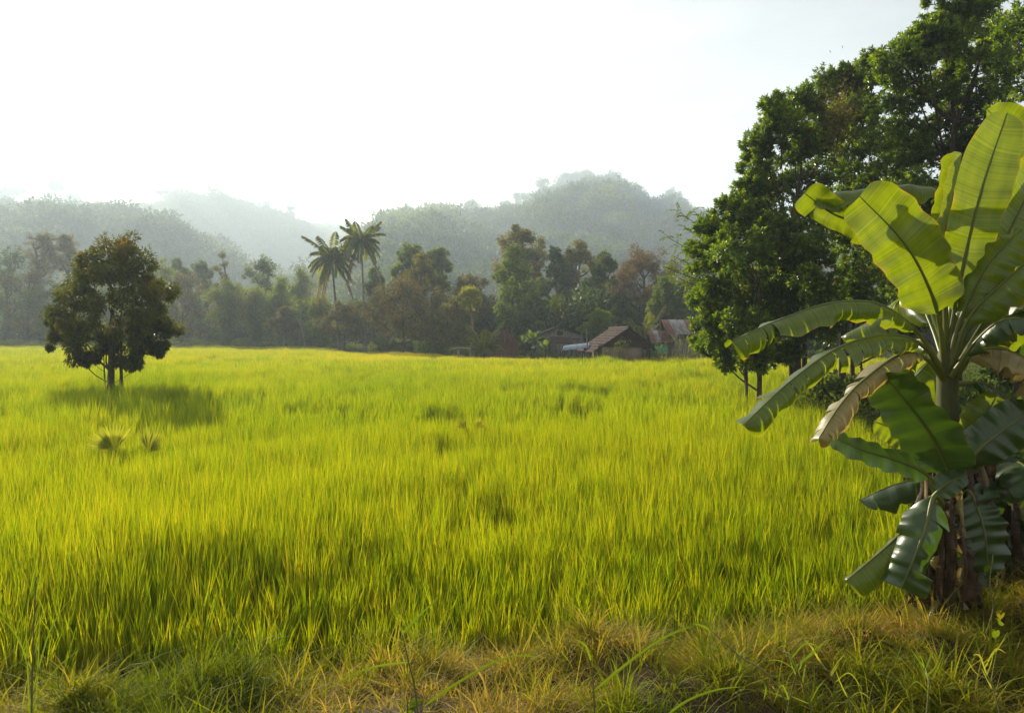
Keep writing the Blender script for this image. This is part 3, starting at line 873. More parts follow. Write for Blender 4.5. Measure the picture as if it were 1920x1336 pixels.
bamboo(424, 512, 36, 122, 'pale green bamboo clump at the open end of the thicket', 201)
bamboo(478, 518, 38, 124, 'yellowish bamboo clump between two greener clumps', 202)
bamboo(527, 515, 34, 122, 'dark green bamboo clump next to the small pale-trunked tree', 203, mat='mid')
bamboo(292, 447, 24, 140, 'tall arching bamboo showing above the lone tree shoulder', 204, nc=22, mat='mid', lean=0.3)
bamboo(558, 488, 36, 140, 'soft pale bamboo mass behind the thicket before the palms', 205, nc=30)
bamboo(607, 548, 30, 112, 'bamboo arching over toward the thick-crowned palm', 206, nc=24, mat='mid', lean=-0.25)
bamboo(190, 560, 40, 138, 'low bamboo clump behind the lone tree trunk', 207, nc=24)

# leaning bare pale tree
g = Geo(); rg = np.random.default_rng(88); Yd = 111
root = thing('bare_tree', 'pale bare leaning trunk with twisted limbs before the bamboo thicket', 'tree', (PX(576, Yd), Yd, 0))
q = catmull([(0, 0, -.1), (-0.5, 0, 2.0), (-0.9, 0, 4.2), (-1.1, 0, 6.4)], 16)
tube(g, q, np.linspace(0.16, 0.06, 16), 7)
for (u, tx, tz) in [(15, -1.9, 8.0), (13, -0.2, 7.6), (10, 0.6, 6.4), (9, -2.2, 6.2), (6, 0.7, 4.6)]:
    tube(g, catmull([q[u], (q[u] + np.array((tx, 0.1, tz))) / 2 + (0, 0, .3), (tx, 0.2, tz)], 8), np.linspace(0.06, 0.015, 8), 5)
link('trunk', g.mesh('trunk', M['palebark'], True), root)
g = Geo()
for (tx, tz) in [(-1.9, 8.0), (-0.2, 7.6), (0.6, 6.4), (-2.2, 6.2)]:
    B = np.array((tx, 0.2, tz)) + rg.normal(0, 0.35, (120, 3))
    leaves(g, B, rg.normal(size=(120, 3)) - (0, 0, .4), 0.3, 0.13, rg)
link('crown', g.mesh('crown', M['bamboo']), root)


# coconut palms
def frond_mesh(seed, L, droop, rise, mat, leaflet=0.75, npair=38):
    """one pinnate frond along +X from the origin"""
    rg = np.random.default_rng(seed)
    u = np.linspace(0, 1, 20)
    x = L * (u - 0.18 * u ** 3 * droop); z = L * (rise * u - droop * 0.75 * u ** 2.2)
    p = np.stack([x, 0 * u + 0.04 * L * np.sin(u * 2 + seed), z], -1)
    g = Geo(); tube(g, p, np.linspace(0.055, 0.012, 20), 5, 0.85)
    link_pts = catmull(p, npair + 4)[4:]
    t = unit(np.gradient(link_pts, axis=0)); s = unit(np.cross(t, (0, 0, 1.0)))
    f = np.linspace(0, 1, npair)
    ln = leaflet * (np.sin(np.clip(f * 0.93 + 0.07, 0, 1) * math.pi) ** 0.5 * 0.75 + 0.25)
    for sg in (-1, 1):
        D = s * sg * 0.85 + t * 0.55 + np.array((0, 0, -0.45)) + rg.normal(0, 0.10, (npair, 3))
        leaves(g, link_pts, D, ln * rg.uniform(.85, 1.15, npair), 0.17, rg, 0.2, np.cross(s * sg, t) * sg, 0.28, np.clip(rg.normal(0.35, 0.15, npair), 0, 1))
    return g.mesh('frond', mat)


def add_fronds(root, top, specs, mat, seed, leaflet):
    for k, (az, L, rise, droop) in enumerate(specs):
        o = link('frond', frond_mesh(seed + k, L, droop, rise, mat, leaflet), root, top)
        o.rotation_euler = (0, 0, az)


def coconut(px_base, px_top, y_top, Yd, L, label, seed, nf=27, dead=3, r=0.16):
    rg = np.random.default_rng(seed)
    bx, tx = PX(px_base, Yd), PX(px_top, Yd)
    H = CAMZ + (HYP - y_top) / FPX * Yd
    root = thing('coconut_palm', label, 'palm', (bx, Yd, 0))
    g = Geo()
    q = catmull([(0, 0, -.2), ((tx - bx) * 0.25, 0, H * 0.33), ((tx - bx) * 0.65, 0.1, H * 0.66), (tx - bx, 0, H)], 30)
    tube(g, q, np.linspace(r, r * 0.62, 30) * (1 + 0.05 * (np.arange(30) % 2)), 8)
    link('trunk', g.mesh('trunk', M['palmbark'], True), root)
    top = np.array((tx - bx, 0, H))
    specs = []
    for k in range(nf):
        f = k / (nf - 1)
        specs.append((k * 2.4 + rg.uniform(-.25, .25), L * rg.uniform(0.78, 1.08) * (0.9 if f > 0.9 else 1), 1.25 - 1.55 * f, 0.35 + 0.65 * min(1, f * 1.3) + rg.uniform(-.08, .08)))
    add_fronds(root, top, specs, M['palm'], seed * 50, 0.8 * L / 3.6)
    for k in range(dead):
        o = link('dead_frond', frond_mesh(seed * 50 + 40 + k, L * 0.95, 0.95, -0.95, M['tan'], 0.6), root, top - np.array((0, 0, 0.2)))
        o.rotation_euler = (0, 0, k * 2.1 + 0.4)
        o['label'] = 'withered frond hanging down the trunk'
    g = Geo()
    for k in range(7):
        a = k * 0.9; c = top + np.array((math.cos(a) * 0.3, math.sin(a) * 0.3, -0.35 - 0.1 * (k % 2)))
        u_ = np.linspace(0, 1, 7)
        tube(g, np.stack([0 * u_ + c[0], 0 * u_ + c[1], c[2] + 0.28 * (u_ - .5)], -1), 0.13 * np.sin(np.clip(u_, .04, .96) * math.pi), 7)
    link('coconut_cluster', g.mesh('coconut_cluster', M['bright'], True), root)


coconut(686, 677, 452, 100, 3.5, 'taller slender coconut palm with clear thin trunk before the wood', 31, dead=2)
coconut(636, 622, 484, 102, 4.0, 'shorter coconut palm with drooping golden lower fronds', 32, nf=30, dead=4, r=0.2)


def young_palm(px, ytop, Yd, L, label, seed, mat='palm', nf=13, zb=0.6):
    rg = np.random.default_rng(seed)
    root = thing('young_palm', label, 'palm', (PX(px, Yd), Yd, 0))
    g = Geo()
    tube(g, catmull([(0, 0, -.1), (0.05, 0, zb * .5), (0.1, 0, zb)], 6), np.linspace(0.2, 0.14, 6), 8)
    link('trunk', g.mesh('trunk', M['palmbark'], True), root)
    specs = [(k * 2.4, L * rg.uniform(.8, 1.1), 1.9 - 1.5 * k / nf, 0.7 + rg.uniform(-.1, .2)) for k in range(nf)]
    add_fronds(root, (0.1, 0, zb), specs, M[mat], seed * 60, 0.7)


young_palm(1030, 540, 88, 4.0, 'dark young palm with arching fronds behind the banana clump', 41, zb=2.6)
young_palm(1086, 540, 90, 4.2, 'dark young palm with arching fronds behind the wooden hut', 42, zb=2.8)
young_palm(1205, 560, 80, 2.6, 'small palm squeezed behind the thatched hut ridge', 43, zb=2.2)
young_palm(722, 600, 97, 1.7, 'small bright palm sapling below the wide brown tree', 44, mat='bright', nf=9, zb=0.9)
young_palm(905, 600, 74, 2.3, 'young palm with drooping grey fronds beside the reed shed', 45, nf=11, zb=1.1)


# fan palms
def fan_leaf_mesh(rg, Rl, nseg=20, spread=2.6, mat=None):
    """fan of stiff folded segments in the XZ plane, hub at the origin"""
    g = Geo()
    an = np.linspace(-spread / 2, spread / 2, nseg)
    D = np.stack([np.sin(an), rg.normal(0, 0.05, nseg), np.cos(an)], -1)
    Nn = np.tile((0, -1.0, 0), (nseg, 1))
    w = 2 * Rl * math.sin(spread / nseg / 2) * 0.8
    leaves(g, np.zeros((nseg, 3)), D, Rl * rg.uniform(.88, 1.05, nseg) * (1 - 0.12 * np.abs(an)), w, rg, 0.35, Nn, 0.0, np.clip(rg.normal(.55, .2, nseg), 0, 1))
    return g.mesh('leaf_blade', mat or M['fan'])


def fan_palm(label, loc, leaf_specs, seed, mat=None, trunk=None):
    rg = np.random.default_rng(seed)
    root = thing('fan_palm', label, 'palm', loc)
    if trunk:
        g = Geo(); tube(g, catmull(trunk, 12), np.linspace(0.16, 0.12, 12), 8)
        link('trunk', g.mesh('trunk', M['palmbark'], True), root)
    for (hub, Rl, yaw, tilt, spread, org) in leaf_specs:
        g = Geo(); h = np.array(hub, float); o0 = np.array(org, float)
        tube(g, catmull([o0, (o0 + h) / 2 + (0, 0, 0.05), h], 6), np.linspace(0.02, 0.012, 6), 5)
        st = link('stalk', g.mesh('stalk', M['midrib'], True), root)
        o = link('leaf_blade', fan_leaf_mesh(rg, Rl, 18, spread, mat), st, hub)
        o.rotation_euler = (tilt[0], tilt[1], yaw)


Yf = 13.8
fan_palm('young fan palm with two spread leaves poking out of the rice below the lone tree', (PX(240, Yf), Yf, 0),
         [((-0.24, 0, 0.66), 0.62, 0.3, (0.1, -0.35), 2.1, (0, 0, 0.1)), ((0.32, 0.1, 0.64), 0.54, -0.2, (0.0, 0.1), 1.5, (0, 0, 0.1)), ((0.45, -0.1, 0.66), 0.5, -0.5, (0, 0.9), 1.0, (0, 0, 0.1)), ((-0.35, 0.1, 0.78), 0.4, 0.2, (0, -1.0), 1.2, (0, 0, .1))], 51)
Yf = 16.0
fan_palm('dark withered fan palm seedling in the middle of the rice', (PX(890, Yf), Yf, 0),
         [((0.05, 0, 0.78), 0.34, 0.9, (0.2, 0.5), 1.6, (0, 0, 0.1)), ((-0.18, 0, 0.78), 0.32, -0.4, (0.1, -0.7), 1.4, (0, 0, 0.1))], 52, mat=M['palm'])
sp = []
rg = np.random.default_rng(53)
top = np.array((-0.55, 0, 6.2))
for k in range(22):
    a = k * 2.4; el = 1.2 - 2.0 * k / 22
    h = top + np.array((math.cos(a) * math.cos(el), math.sin(a) * math.cos(el), math.sin(el))) * 1.25
    sp.append((h, 0.95, a + 1.57, (0.0, 0.0), 3.6, top))
fp = fan_palm('fan palm with shiny silvery leaves leaning beside the reed shed', (PX(890, 80), 80, 0), sp, 54, mat=M['palm'], trunk=[(0, 0, -.1), (-.05, 0, 2), (-.25, 0, 4.3), (-.55, 0, 6.2)])

# emergent trees along the skyline
rg = np.random.default_rng(90)


def skyline_proto(seed, kind):
    r_ = np.random.default_rng(seed)
    lobes = []
    if kind == 0:      # flat umbrella on a long trunk
        for k in range(6):
            a = k * 1.05 + r_.uniform(-.3, .3); d = r_.uniform(1.2, 3.0)
            lobes.append((math.cos(a) * d, math.sin(a) * d, 10.0 + r_.uniform(-1.2, 2.2), (1.7, 1.7, 1.0)))
        h = 10
    elif kind == 1:    # open tiered crown
        for k in range(8):
            a = k * 2.4; d = r_.uniform(0.6, 2.6)
            lobes.append((math.cos(a) * d, math.sin(a) * d, 5.5 + k * 0.95, (1.6, 1.6, 0.9)))
        h = 12
    else:              # dense round crown
        for k in range(8):
            a = k * 2.4; d = r_.uniform(0.8, 2.2)
            lobes.append((math.cos(a) * d, math.sin(a) * d, 5.0 + r_.uniform(0, 3.2), 1.9))
        h = 7
    return make_tree('ridge_tree', 'x', (0, 0, 0), [(0, 0, h, 0.28)], lobes, M['dark'], M['bark'], 0.62, 420, seed, None, 'tree', nclump=8, clump=0.42)


protos = [skyline_proto(910 + k, k) for k in range(3)]
used = [False] * 3
SK = [  # px, base row, height px, hill, kind
 (2, 395, 45, z_L, 1), (26, 392, 42, z_L, 0), (102, 392, 54, z_L, 0), (138, 390, 30, z_L, 2), (62, 392, 24, z_L, 2),
 (305, 378, 24, z_M, 0), (330, 374, 22, z_M, 2), (545, 412, 28, z_M, 1),
 (730, 440, 48, z_R, 1), (765, 425, 42, z_R, 1), (822, 404, 24, z_R, 2), (883, 408, 36, z_R, 2), (947, 404, 28, z_R, 0), (977, 402, 42, z_R, 0), (1017, 385, 52, z_R, 1),
 (1062, 352, 30, z_R, 2), (1078, 346, 26, z_R, 2), (1100, 340, 24, z_R, 2), (1195, 372, 28, z_R, 1), (1258, 384, 30, z_R, 1), (1270, 386, 26, z_R, 1)]
names = {id(z_L): 'low ridge behind the lone tree', id(z_M): 'pale rounded hill', id(z_R): 'knobbed hill behind the huts'}
kinds = ['flat-topped umbrella tree on a long bare trunk', 'open-crowned tree with tiered branches', 'dense round-crowned tree']
for (px, yb, hp_, zf, kd) in SK:
    p = zf(np.array([float(px)]), np.array([0.99]))[0]
    o = protos[kd] if not used[kd] else copy_tree(protos[kd])
    used[kd] = True
    top_z = CAMZ + (HYP - (yb - hp_)) / FPX * p[1]
    s = max(0.7, (top_z - p[2]) / (13.0 if kd != 2 else 10.0))
    o.location = p - np.array((0, 0, 0.5)); o.scale = (s, s, s); o.rotation_euler = (0, 0, rg.uniform(0, 6.28))
    o['label'] = kinds[kd] + ' on the ' + names[id(zf)]
    o['group'] = kinds[kd] + ', ' + names[id(zf)]

# undergrowth below the tree line (one mass)
bp = [crown_proto('undergrowth_crown', M['bush'], np.random.default_rng(70 + k), 520, 0.11, 0.5, 0.36, 8) for k in range(4)]


def wood_front(x):
    """depth of the field's far edge at column px"""
    return np.interp(x, [-400, 0, 330, 500, 600, 650, 760, 840, 900, 1040, 1080, 1330, 1400, 2300], [130, 132, 134, 122, 116, 108, 103, 90, 82, 72, 72, 74, 74, 70])


rg = np.random.default_rng(71)
n_ = 620
px = rg.uniform(-350, 2100, n_)
d_ = wood_front(px) + rg.exponential(5, n_) + 0.5
p = np.stack([(px - CXP) / FPX * d_, d_, np.zeros(n_)], -1)
p[:, 2] = zg(p[:, 0], p[:, 1]) - 0.1
s = rg.uniform(1.6, 4.2, n_) * np.where(px > 860, 0.62, 1.0)
tag(scatter('undergrowth', bp, p, np.stack([0 * px, 0 * px, rg.uniform(0, 6.28, n_)], -1), np.stack([s, s, s * rg.uniform(.5, .95, n_)], -1), rg.integers(0, 4, n_), np.clip(0.15 + 0.4 * fbm(px * .01, d_ * .1) + rg.normal(0, .06, n_), 0, .9)),
    'dense undergrowth along the foot of the wood', 'undergrowth', kind='stuff')
# low pale scrub by the lone tree at the wood edge
n_ = 170
px = np.concatenate([rg.uniform(-60, 100, n_ // 2), rg.uniform(315, 400, n_ - n_ // 2)])
d_ = wood_front(px) - rg.uniform(0, 7, n_)
p = np.stack([(px - CXP) / FPX * d_, d_, 0 * d_], -1); p[:, 2] = zg(p[:, 0], p[:, 1]) - 0.1
s = rg.uniform(1.8, 3.4, n_)
tag(scatter('scrub', bp, p, np.stack([0 * px, 0 * px, rg.uniform(0, 6.28, n_)], -1), np.stack([s, s, s * .7], -1), rg.integers(0, 4, n_), rg.uniform(.4, .7, n_)),
    'pale green scrub between the rice and the wood', 'scrub', kind='stuff')
# filler wood between the tree line and the hills
n_ = 520
px = rg.uniform(-450, 2300, n_)
d_ = wood_front(px) * rg.uniform(1.12, 1.55, n_) + 6
p = np.stack([(px - CXP) / FPX * d_, d_, 0 * d_], -1); p[:, 2] = zg(p[:, 0], p[:, 1]) - 0.3
s = rg.uniform(6, 9.5, n_)
tag(scatter('far_wood', hp, p, np.stack([0 * px, 0 * px, rg.uniform(0, 6.28, n_)], -1), np.stack([s, s, s * rg.uniform(.9, 1.3, n_)], -1), rg.integers(0, 5, n_), rg.uniform(.0, .45, n_)),
    'dim wood filling the valley floor behind the front trees', 'wood', kind='stuff')
# shade plants under the glossy trees
n_ = 300
px = rg.uniform(1490, 2150, n_)
d_ = rg.uniform(22.0, 30, n_) - sstep(1600, 1950, px) * 8
p = np.stack([(px - CXP) / FPX * d_, d_, 0 * d_], -1)
keep = (p[:, 0] > 8.6 + 0.06 * (d_ - 20)); p = p[keep]; n_ = len(p)
p[:, 2] = zg(p[:, 0], p[:, 1]) - 0.05
s = rg.uniform(0.9, 2.2, n_)
tag(scatter('shade_undergrowth', bp, p, np.stack([np.zeros(n_), np.zeros(n_), rg.uniform(0, 6.28, n_)], -1), np.stack([s, s, s * rg.uniform(.6, 1.2, n_)], -1), rg.integers(0, 4, n_), rg.uniform(.0, .4, n_)),
    'tangled undergrowth in the shade of the glossy trees', 'undergrowth', kind='stuff')

n_ = 900
d_ = rg.uniform(9.5, 62, n_)
X = np.interp(d_, [0, 8, 14, 20, 24, 30, 34, 60, 80], [4.4, 4.4, 7.0, 8.8, 9.6, 11.5, 20, 34, 40]) + 0.4 + rg.exponential(7, n_)
s = rg.uniform(0.5, 1.5, n_)
tag(scatter('edge_undergrowth', bp, np.stack([X, d_, zg(X, d_) - .05], -1), np.stack([0 * X, 0 * X, rg.uniform(0, 6.28, n_)], -1), np.stack([s * 1.5, s * 1.5, s * .8], -1), rg.integers(0, 4, n_), rg.uniform(.1, .5, n_)),
    'low weeds and brush along the shaded side of the field', 'undergrowth', kind='stuff')

# ------------------------------------------------------------------ rice
def blade_tuft(name, mat, rg, nb, spread, h, wd, lean=0.16, seg=3, vr=(0.25, 0.85), bend=0.25, hills=0):
    """upright narrow blades, each a tapered bent strip"""
    g = Geo()
    n = nb
    a = rg.uniform(0, 6.28, n); r = np.sqrt(rg.random(n)) * spread
    B = np.stack([np.cos(a) * r, np.sin(a) * r, np.zeros(n)], -1)
    hh = h * (1.08 - 0.55 * rg.random(n) ** 1.6)
    if hills:            # planted in separate bunches
        ca = rg.uniform(0, 6.28, hills); cr_ = np.sqrt(rg.random(hills)) * spread
        k_ = rg.integers(0, hills, n)
        B = np.stack([np.cos(ca[k_]) * cr_[k_] + rg.normal(0, 0.045, n), np.sin(ca[k_]) * cr_[k_] + rg.normal(0, 0.045, n), np.zeros(n)], -1)
        hh = hh * rg.uniform(0.72, 1.14, hills)[k_]
    az = a + rg.normal(0, 0.9, n)
    ln = np.abs(rg.normal(0, lean, n)) + 0.02
    face = rg.uniform(0, 3.14, n)
    S = np.stack([np.cos(face), np.sin(face), 0 * face], -1)
    o = np.stack([np.cos(az), np.sin(az), 0 * az], -1)
    rows = []
    bd = bend * rg.uniform(0.2, 1.5, n)
    for k in range(seg + 1):
        u = k / seg
        c = B + o * ((ln * u + bd * u ** 3) * hh)[:, None] + np.array((0, 0, 1.0)) * (hh * (u - 0.35 * bd * u ** 3))[:, None]
        wk = wd * (1 - u ** 1.6) * (0.75 + 0.5 * u) * 0.5
        rows.append(c - S * wk); 
        if k < seg:
            rows.append(c + S * wk)
    V = np.stack(rows, 1).reshape(-1, 3)
    m = 2 * seg + 1
    i = np.arange(n)[:, None] * m
    Q = np.concatenate([i + np.array([[2 * k, 2 * k + 1, 2 * k + 3, 2 * k + 2]]) for k in range(seg - 1)]) if seg > 1 else None
    T = i + np.array([[2 * seg - 2, 2 * seg - 1, 2 * seg]])
    vb = rg.uniform(vr[0], vr[1], n)
    if hills:
        vb = 0.45 * vb + 0.55 * rg.uniform(vr[0], vr[1], hills)[k_]
    v = np.repeat(vb, m)
    if Q is not None:
        g.add(V, Q, v); g.T.append(T)
    else:
        g.add(V, T, v)
    return g.mesh(name, mat)


nearp = [blade_tuft('rice_plant', M['rice'], np.random.default_rng(300 + k), 36, 0.055, 0.92, 0.0155, 0.06, 4, (0.0, 1.0), 0.06) for k in range(6)]
midp = [blade_tuft('rice_patch', M['rice'], np.random.default_rng(320 + k), 60, 0.24, 0.92, 0.028, 0.06, 3, (0.0, 1.0), 0.07, 4) for k in range(5)]
farp = [blade_tuft('rice_stand', M['rice'], np.random.default_rng(340 + k), 170, 0.78, 0.92, 0.065, 0.08, 2, (0.0, 1.0), 0.08, 14) for k in range(5)]


def field_ok(X, Yv):
    px = CXP + X / np.maximum(Yv, .1) * FPX
    right = np.interp(Yv, [0, 8, 14, 20, 24, 30, 34, 60, 80], [4.4, 4.4, 7.0, 8.8, 9.6, 11.5, 20, 34, 40])
    far = np.where(px < 1040, wood_front(px) - np.interp(px, [600, 660, 1040], [0, 14, 6]), 64.0 + 2 * np.sin(X * .7))
    return (Yv > yedge(X) + 0.12) & (X < right) & (Yv < far - 1.0)


def golden(X, Yv):
    px = CXP + X / Yv * FPX
    return sstep(560, 700, px) * (1 - sstep(1000, 1090, px)) * sstep(56, 66, Yv) * np.where(Yv < 200, 1, 0)


def rice_zone(name, label, protos, y0, y1, sp, seed, hs=(0.85, 1.12)):
    rg = np.random.default_rng(seed)
    xs = []; ys = []
    yv = np.arange(y0, y1, sp)
    for yy in yv:
        hw = (yy * 0.72 + 3.5)
        x = np.arange(-hw, hw, sp)
        xs.append(x); ys.append(np.full(len(x), yy))
    X = np.concatenate(xs); Yv = np.concatenate(ys)
    X = X + rg.uniform(-.45, .45, len(X)) * sp; Yv = Yv + rg.uniform(-.45, .45, len(X)) * sp
    ok = field_ok(X, Yv)
    # thin patches, growing patchily as in the photo
    thin = fbm(X * 0.55 + 3, Yv * 0.55 + 8, 3)
    ok &= rg.random(len(X)) > 0.9 * (1 - sstep(0.28, 0.43, thin))
    X, Yv, thin = X[ok], Yv[ok], thin[ok]
    n = len(X)
    z = zg(X, Yv) - 0.02
    hgt = 0.66 + 0.55 * fbm(X * 0.30 + 50, Yv * 0.22, 4) + 0.30 * (thin - .5) + rg.normal(0, 0.09, n)
    hgt *= 1 - 0.22 * sstep(0, 1, golden(X, Yv))
    hgt *= 0.62 + 0.38 * sstep(0.0, 2.6, Yv - yedge(X))
    s = np.stack([rg.uniform(.9, 1.15, n), rg.uniform(.9, 1.15, n), hgt], -1)
    tint = -0.08 + 0.42 * (fbm(X * 0.18 + 70, Yv * 0.12 + 20, 4)) + rg.normal(0, 0.075, n)
    tint = tint + 0.16 * sstep(25, 70, Yv) + 0.20 * golden(X, Yv) + 0.12 * sstep(75, 110, Yv) * fbm(X * .06, Yv * .25, 2)
    rot = np.stack([rg.normal(0, .035, n), rg.normal(0, .035, n) + 0.02, rg.uniform(0, 6.28, n)], -1)
    o = scatter(name, protos, np.stack([X, Yv, z], -1), rot, s, rg.integers(0, len(protos), n), np.clip(tint, -0.3, 1))
    return tag(o, label, 'rice', kind='stuff')


rice_zone('rice', 'upright yellow green rice plants nearest the grassy bank', nearp, 5.0, 17.0, 0.165, 1)
rice_zone('rice', 'rice filling the middle of the field around the lone tree', midp, 17.0, 44.0, 0.30, 2)
rice_zone('rice', 'far rice running up to the huts and the wood', farp, 44.0, 136.0, 0.80, 3)

# ------------------------------------------------------------------ bank grass and weeds
gp = [blade_tuft('bank_tuft', M['bankgrass'], np.random.default_rng(500 + k), 24, 0.08, 0.19, 0.011, 0.5, 3, (0.0, 1.0), 0.6) for k in range(4)]
gp += [blade_tuft('dry_tuft', M['bankgrass'], np.random.default_rng(510 + k), 28, 0.10, 0.14, 0.009, 0.9, 3, (0.4, 1.7), 1.0) for k in range(3)]
gp += [blade_tuft('tall_tuft', M['bankgrass'], np.random.default_rng(520 + k), 9, 0.05, 0.40, 0.012, 0.45, 4, (0.1, .9), 0.6) for k in range(3)]


def herb_proto(seed):
    rg = np.random.default_rng(seed)
    g = Geo()
    for s_ in range(5):
        a = rg.uniform(0, 6.28); d = np.array((math.cos(a) * .12, math.sin(a) * .12, rg.uniform(.12, .26)))
        q = catmull([(0, 0, 0), d * .5 + (0, 0, .03), d], 6)
        tube(g, q, 0.003, 3, 0.5, cap=False)
        B = q[np.repeat(np.arange(1, 6), 2)]
        an = rg.uniform(0, 6.28, 10)
        leaves(g, B, np.stack([np.cos(an), np.sin(an), rg.uniform(-.1, .4, 10)], -1), rg.uniform(.04, .075, 10), rg.uniform(.025, .04, 10), rg, .15, None, .15, rg.uniform(.1, .6, 10))
    return g.mesh('herb', M['bankgrass'])


gp += [herb_proto(530 + k) for k in range(3)]
rg = np.random.default_rng(540)
n_ = 26000
X = rg.uniform(-6.2, 8.5, n_); Yv = rg.uniform(3.2, 10.5, n_)
s_ = yedge(X) - Yv
ok = ((s_ > -0.15 - 0.1 * rg.random(n_)) | ((X > 3.6) & (Yv < 10.4))) & (np.abs(X) < Yv * 0.85 + 1)
ok &= rg.random(n_) > 0.9 * (1 - sstep(0.38, 0.50, fbm(X * 1.7 + 5, Yv * 1.7, 3))) * sstep(0.3, 0.9, s_)
X, Yv, s_ = X[ok], Yv[ok], s_[ok]; n_ = len(X)
dry = fbm(X * 0.9 + 11, Yv * 0.9 + 31, 4)
u = rg.random(n_)
idx = np.where(u < 0.17, rg.integers(7, 10, n_), np.where(u < 0.12 + 0.06 * sstep(0.8, 1.8, s_), rg.integers(10, 13, n_), np.where(rg.random(n_) < sstep(0.38, 0.54, dry) * 0.8, rg.integers(4, 7, n_), rg.integers(0, 4, n_))))
tint = np.clip(0.08 + 0.75 * (dry - 0.32) + rg.normal(0, .09, n_), 0, .8)
sc_ = rg.uniform(.6, 1.25, n_)
tag(scatter('bank_grass', gp, np.stack([X, Yv, zg(X, Yv) - .01], -1), np.stack([rg.normal(0, .15, n_), rg.normal(0, .15, n_), rg.uniform(0, 6.28, n_)], -1), np.stack([sc_, sc_, sc_ * rg.uniform(.7, 1.2, n_)], -1), idx, tint),
    'green and straw coloured grass and weeds covering the bank', 'grass', kind='stuff')
# golden grass strip before the wood and along the huts
n_ = 2600
px = rg.uniform(560, 1330, n_); 
d_ = wood_front(px) - rg.uniform(-2, 16, n_) * np.interp(px, [560, 660, 1000, 1060], [.3, 1, .8, .35])
X = (px - CXP) / FPX * d_
s = rg.uniform(1.6, 3.0, n_)
tag(scatter('dry_grass', gp[4:7] + gp[0:2], np.stack([X, d_, zg(X, d_)], -1), np.stack([0 * X, 0 * X, rg.uniform(0, 6.28, n_)], -1), np.stack([s * 1.4, s * 1.4, s], -1), rg.integers(0, 5, n_), rg.uniform(.15, .5, n_)),
    'golden dry grass strip between the rice and the wood', 'grass', kind='stuff')

# ------------------------------------------------------------------ huts
def part_box(name, root, c, h, mat, rz=0.0, tilt=None, label=None):
    g = Geo(); box(g, (0, 0, 0), h, rz, 0.5, tilt)
    o = link(name, g.mesh(name, mat), root, c)
    if label: o['label'] = label
    return o


def sheet_mesh(name, mat, wdt, ln, waves=6, amp=0.02):
    """corrugated sheet: width along X, length down -Y... laid flat"""
    g = Geo()
    n = waves * 6 + 1
    x = np.linspace(-wdt / 2, wdt / 2, n); z = amp * np.sin(x / wdt * waves * 2 * math.pi)
    V = []
    for y in (0, -ln):
        V.append(np.stack([x, np.full(n, y), z + 0.004], -1)); 
    for y in (0, -ln):
        V.append(np.stack([x, np.full(n, y), z - 0.004], -1))
    V = np.vstack(V)
    i = np.arange(n - 1)
    F = np.vstack([np.stack([i + n, i + n + 1, i + 1, i], -1), np.stack([2 * n + i, 2 * n + i + 1, 3 * n + i + 1, 3 * n + i], -1), np.stack([n + i, 3 * n + i, 3 * n + i + 1, n + i + 1], -1)])
    g.add(V, F)
    return g.mesh(name, mat)


def tin_slope(root, a, b, c, nsheet, mats, rg, name='roof_sheet'):
    """sheets side by side from eave corner a to eave corner b, rising to the ridge above a at c"""
    a, b, c = (np.array(v, float) for v in (a, b, c))
    ex = b - a; W_ = np.linalg.norm(ex); ex /= W_
    ey = c - a; L_ = np.linalg.norm(ey); ey /= L_
    ez = np.cross(ex, ey)
    from mathutils import Matrix
    wd = W_ / nsheet
    for k in range(nsheet):
        m = mats[int(rg.integers(0, len(mats)))]
        o = link(name, sheet_mesh(name, m, wd * 1.05, L_ * rg.uniform(0.97, 1.03), 5), root)
        p = c + ex * (wd * (k + .5)) + ez * (0.012 * (k % 2))
        o.matrix_local = Matrix(((ex[0], ey[0], ez[0], p[0]), (ex[1], ey[1], ez[1], p[1]), (ex[2], ey[2], ez[2], p[2]), (0, 0, 0, 1)))


def thatch_slope(root, e0, e1, r0, r1, rows, seed, mat):
    """ragged overlapping courses from eave line e0-e1 up to ridge line r0-r1"""
    rg = np.random.default_rng(seed)
    e0, e1, r0, r1 = (np.array(v, float) for v in (e0, e1, r0, r1))
    nrm = unit(np.cross(e1 - e0, r0 - e0))
    if nrm[2] < 0: nrm = -nrm
    for k in range(rows):
        f0 = k / rows; f1 = min(1.0, (k + 1.35) / rows)
        n = 90
        u = np.linspace(0, 1, n)[:, None]
        rag = rg.uniform(-0.35, 0.25, (n, 1)) / rows + 0.15 * (fbm(np.linspace(0, 9, n)[:, None], np.full((n, 1), k * 3.1)) - .5) / rows
        lo = (e0 * (1 - u) + e1 * u) * (1 - f0 - rag) + (r0 * (1 - u) + r1 * u) * (f0 + rag)
        up = (e0 * (1 - u) + e1 * u) * (1 - f1) + (r0 * (1 - u) + r1 * u) * f1
        lift = 0.02 + 0.02 * rg.random((n, 1))
        lo_t = lo + nrm * (lift + 0.05); lo_b = lo - nrm * 0.03; up_t = up + nrm * 0.025
        g = Geo()
        i = np.arange(n - 1)
        g.add(np.vstack([lo_b, lo_t, up_t]), np.vstack([np.stack([i, i + 1, n + i + 1, n + i], -1), np.stack([n + i, n + i + 1, 2 * n + i + 1, 2 * n + i], -1)]))
        link('thatch_course', g.mesh('thatch_course', mat), root)


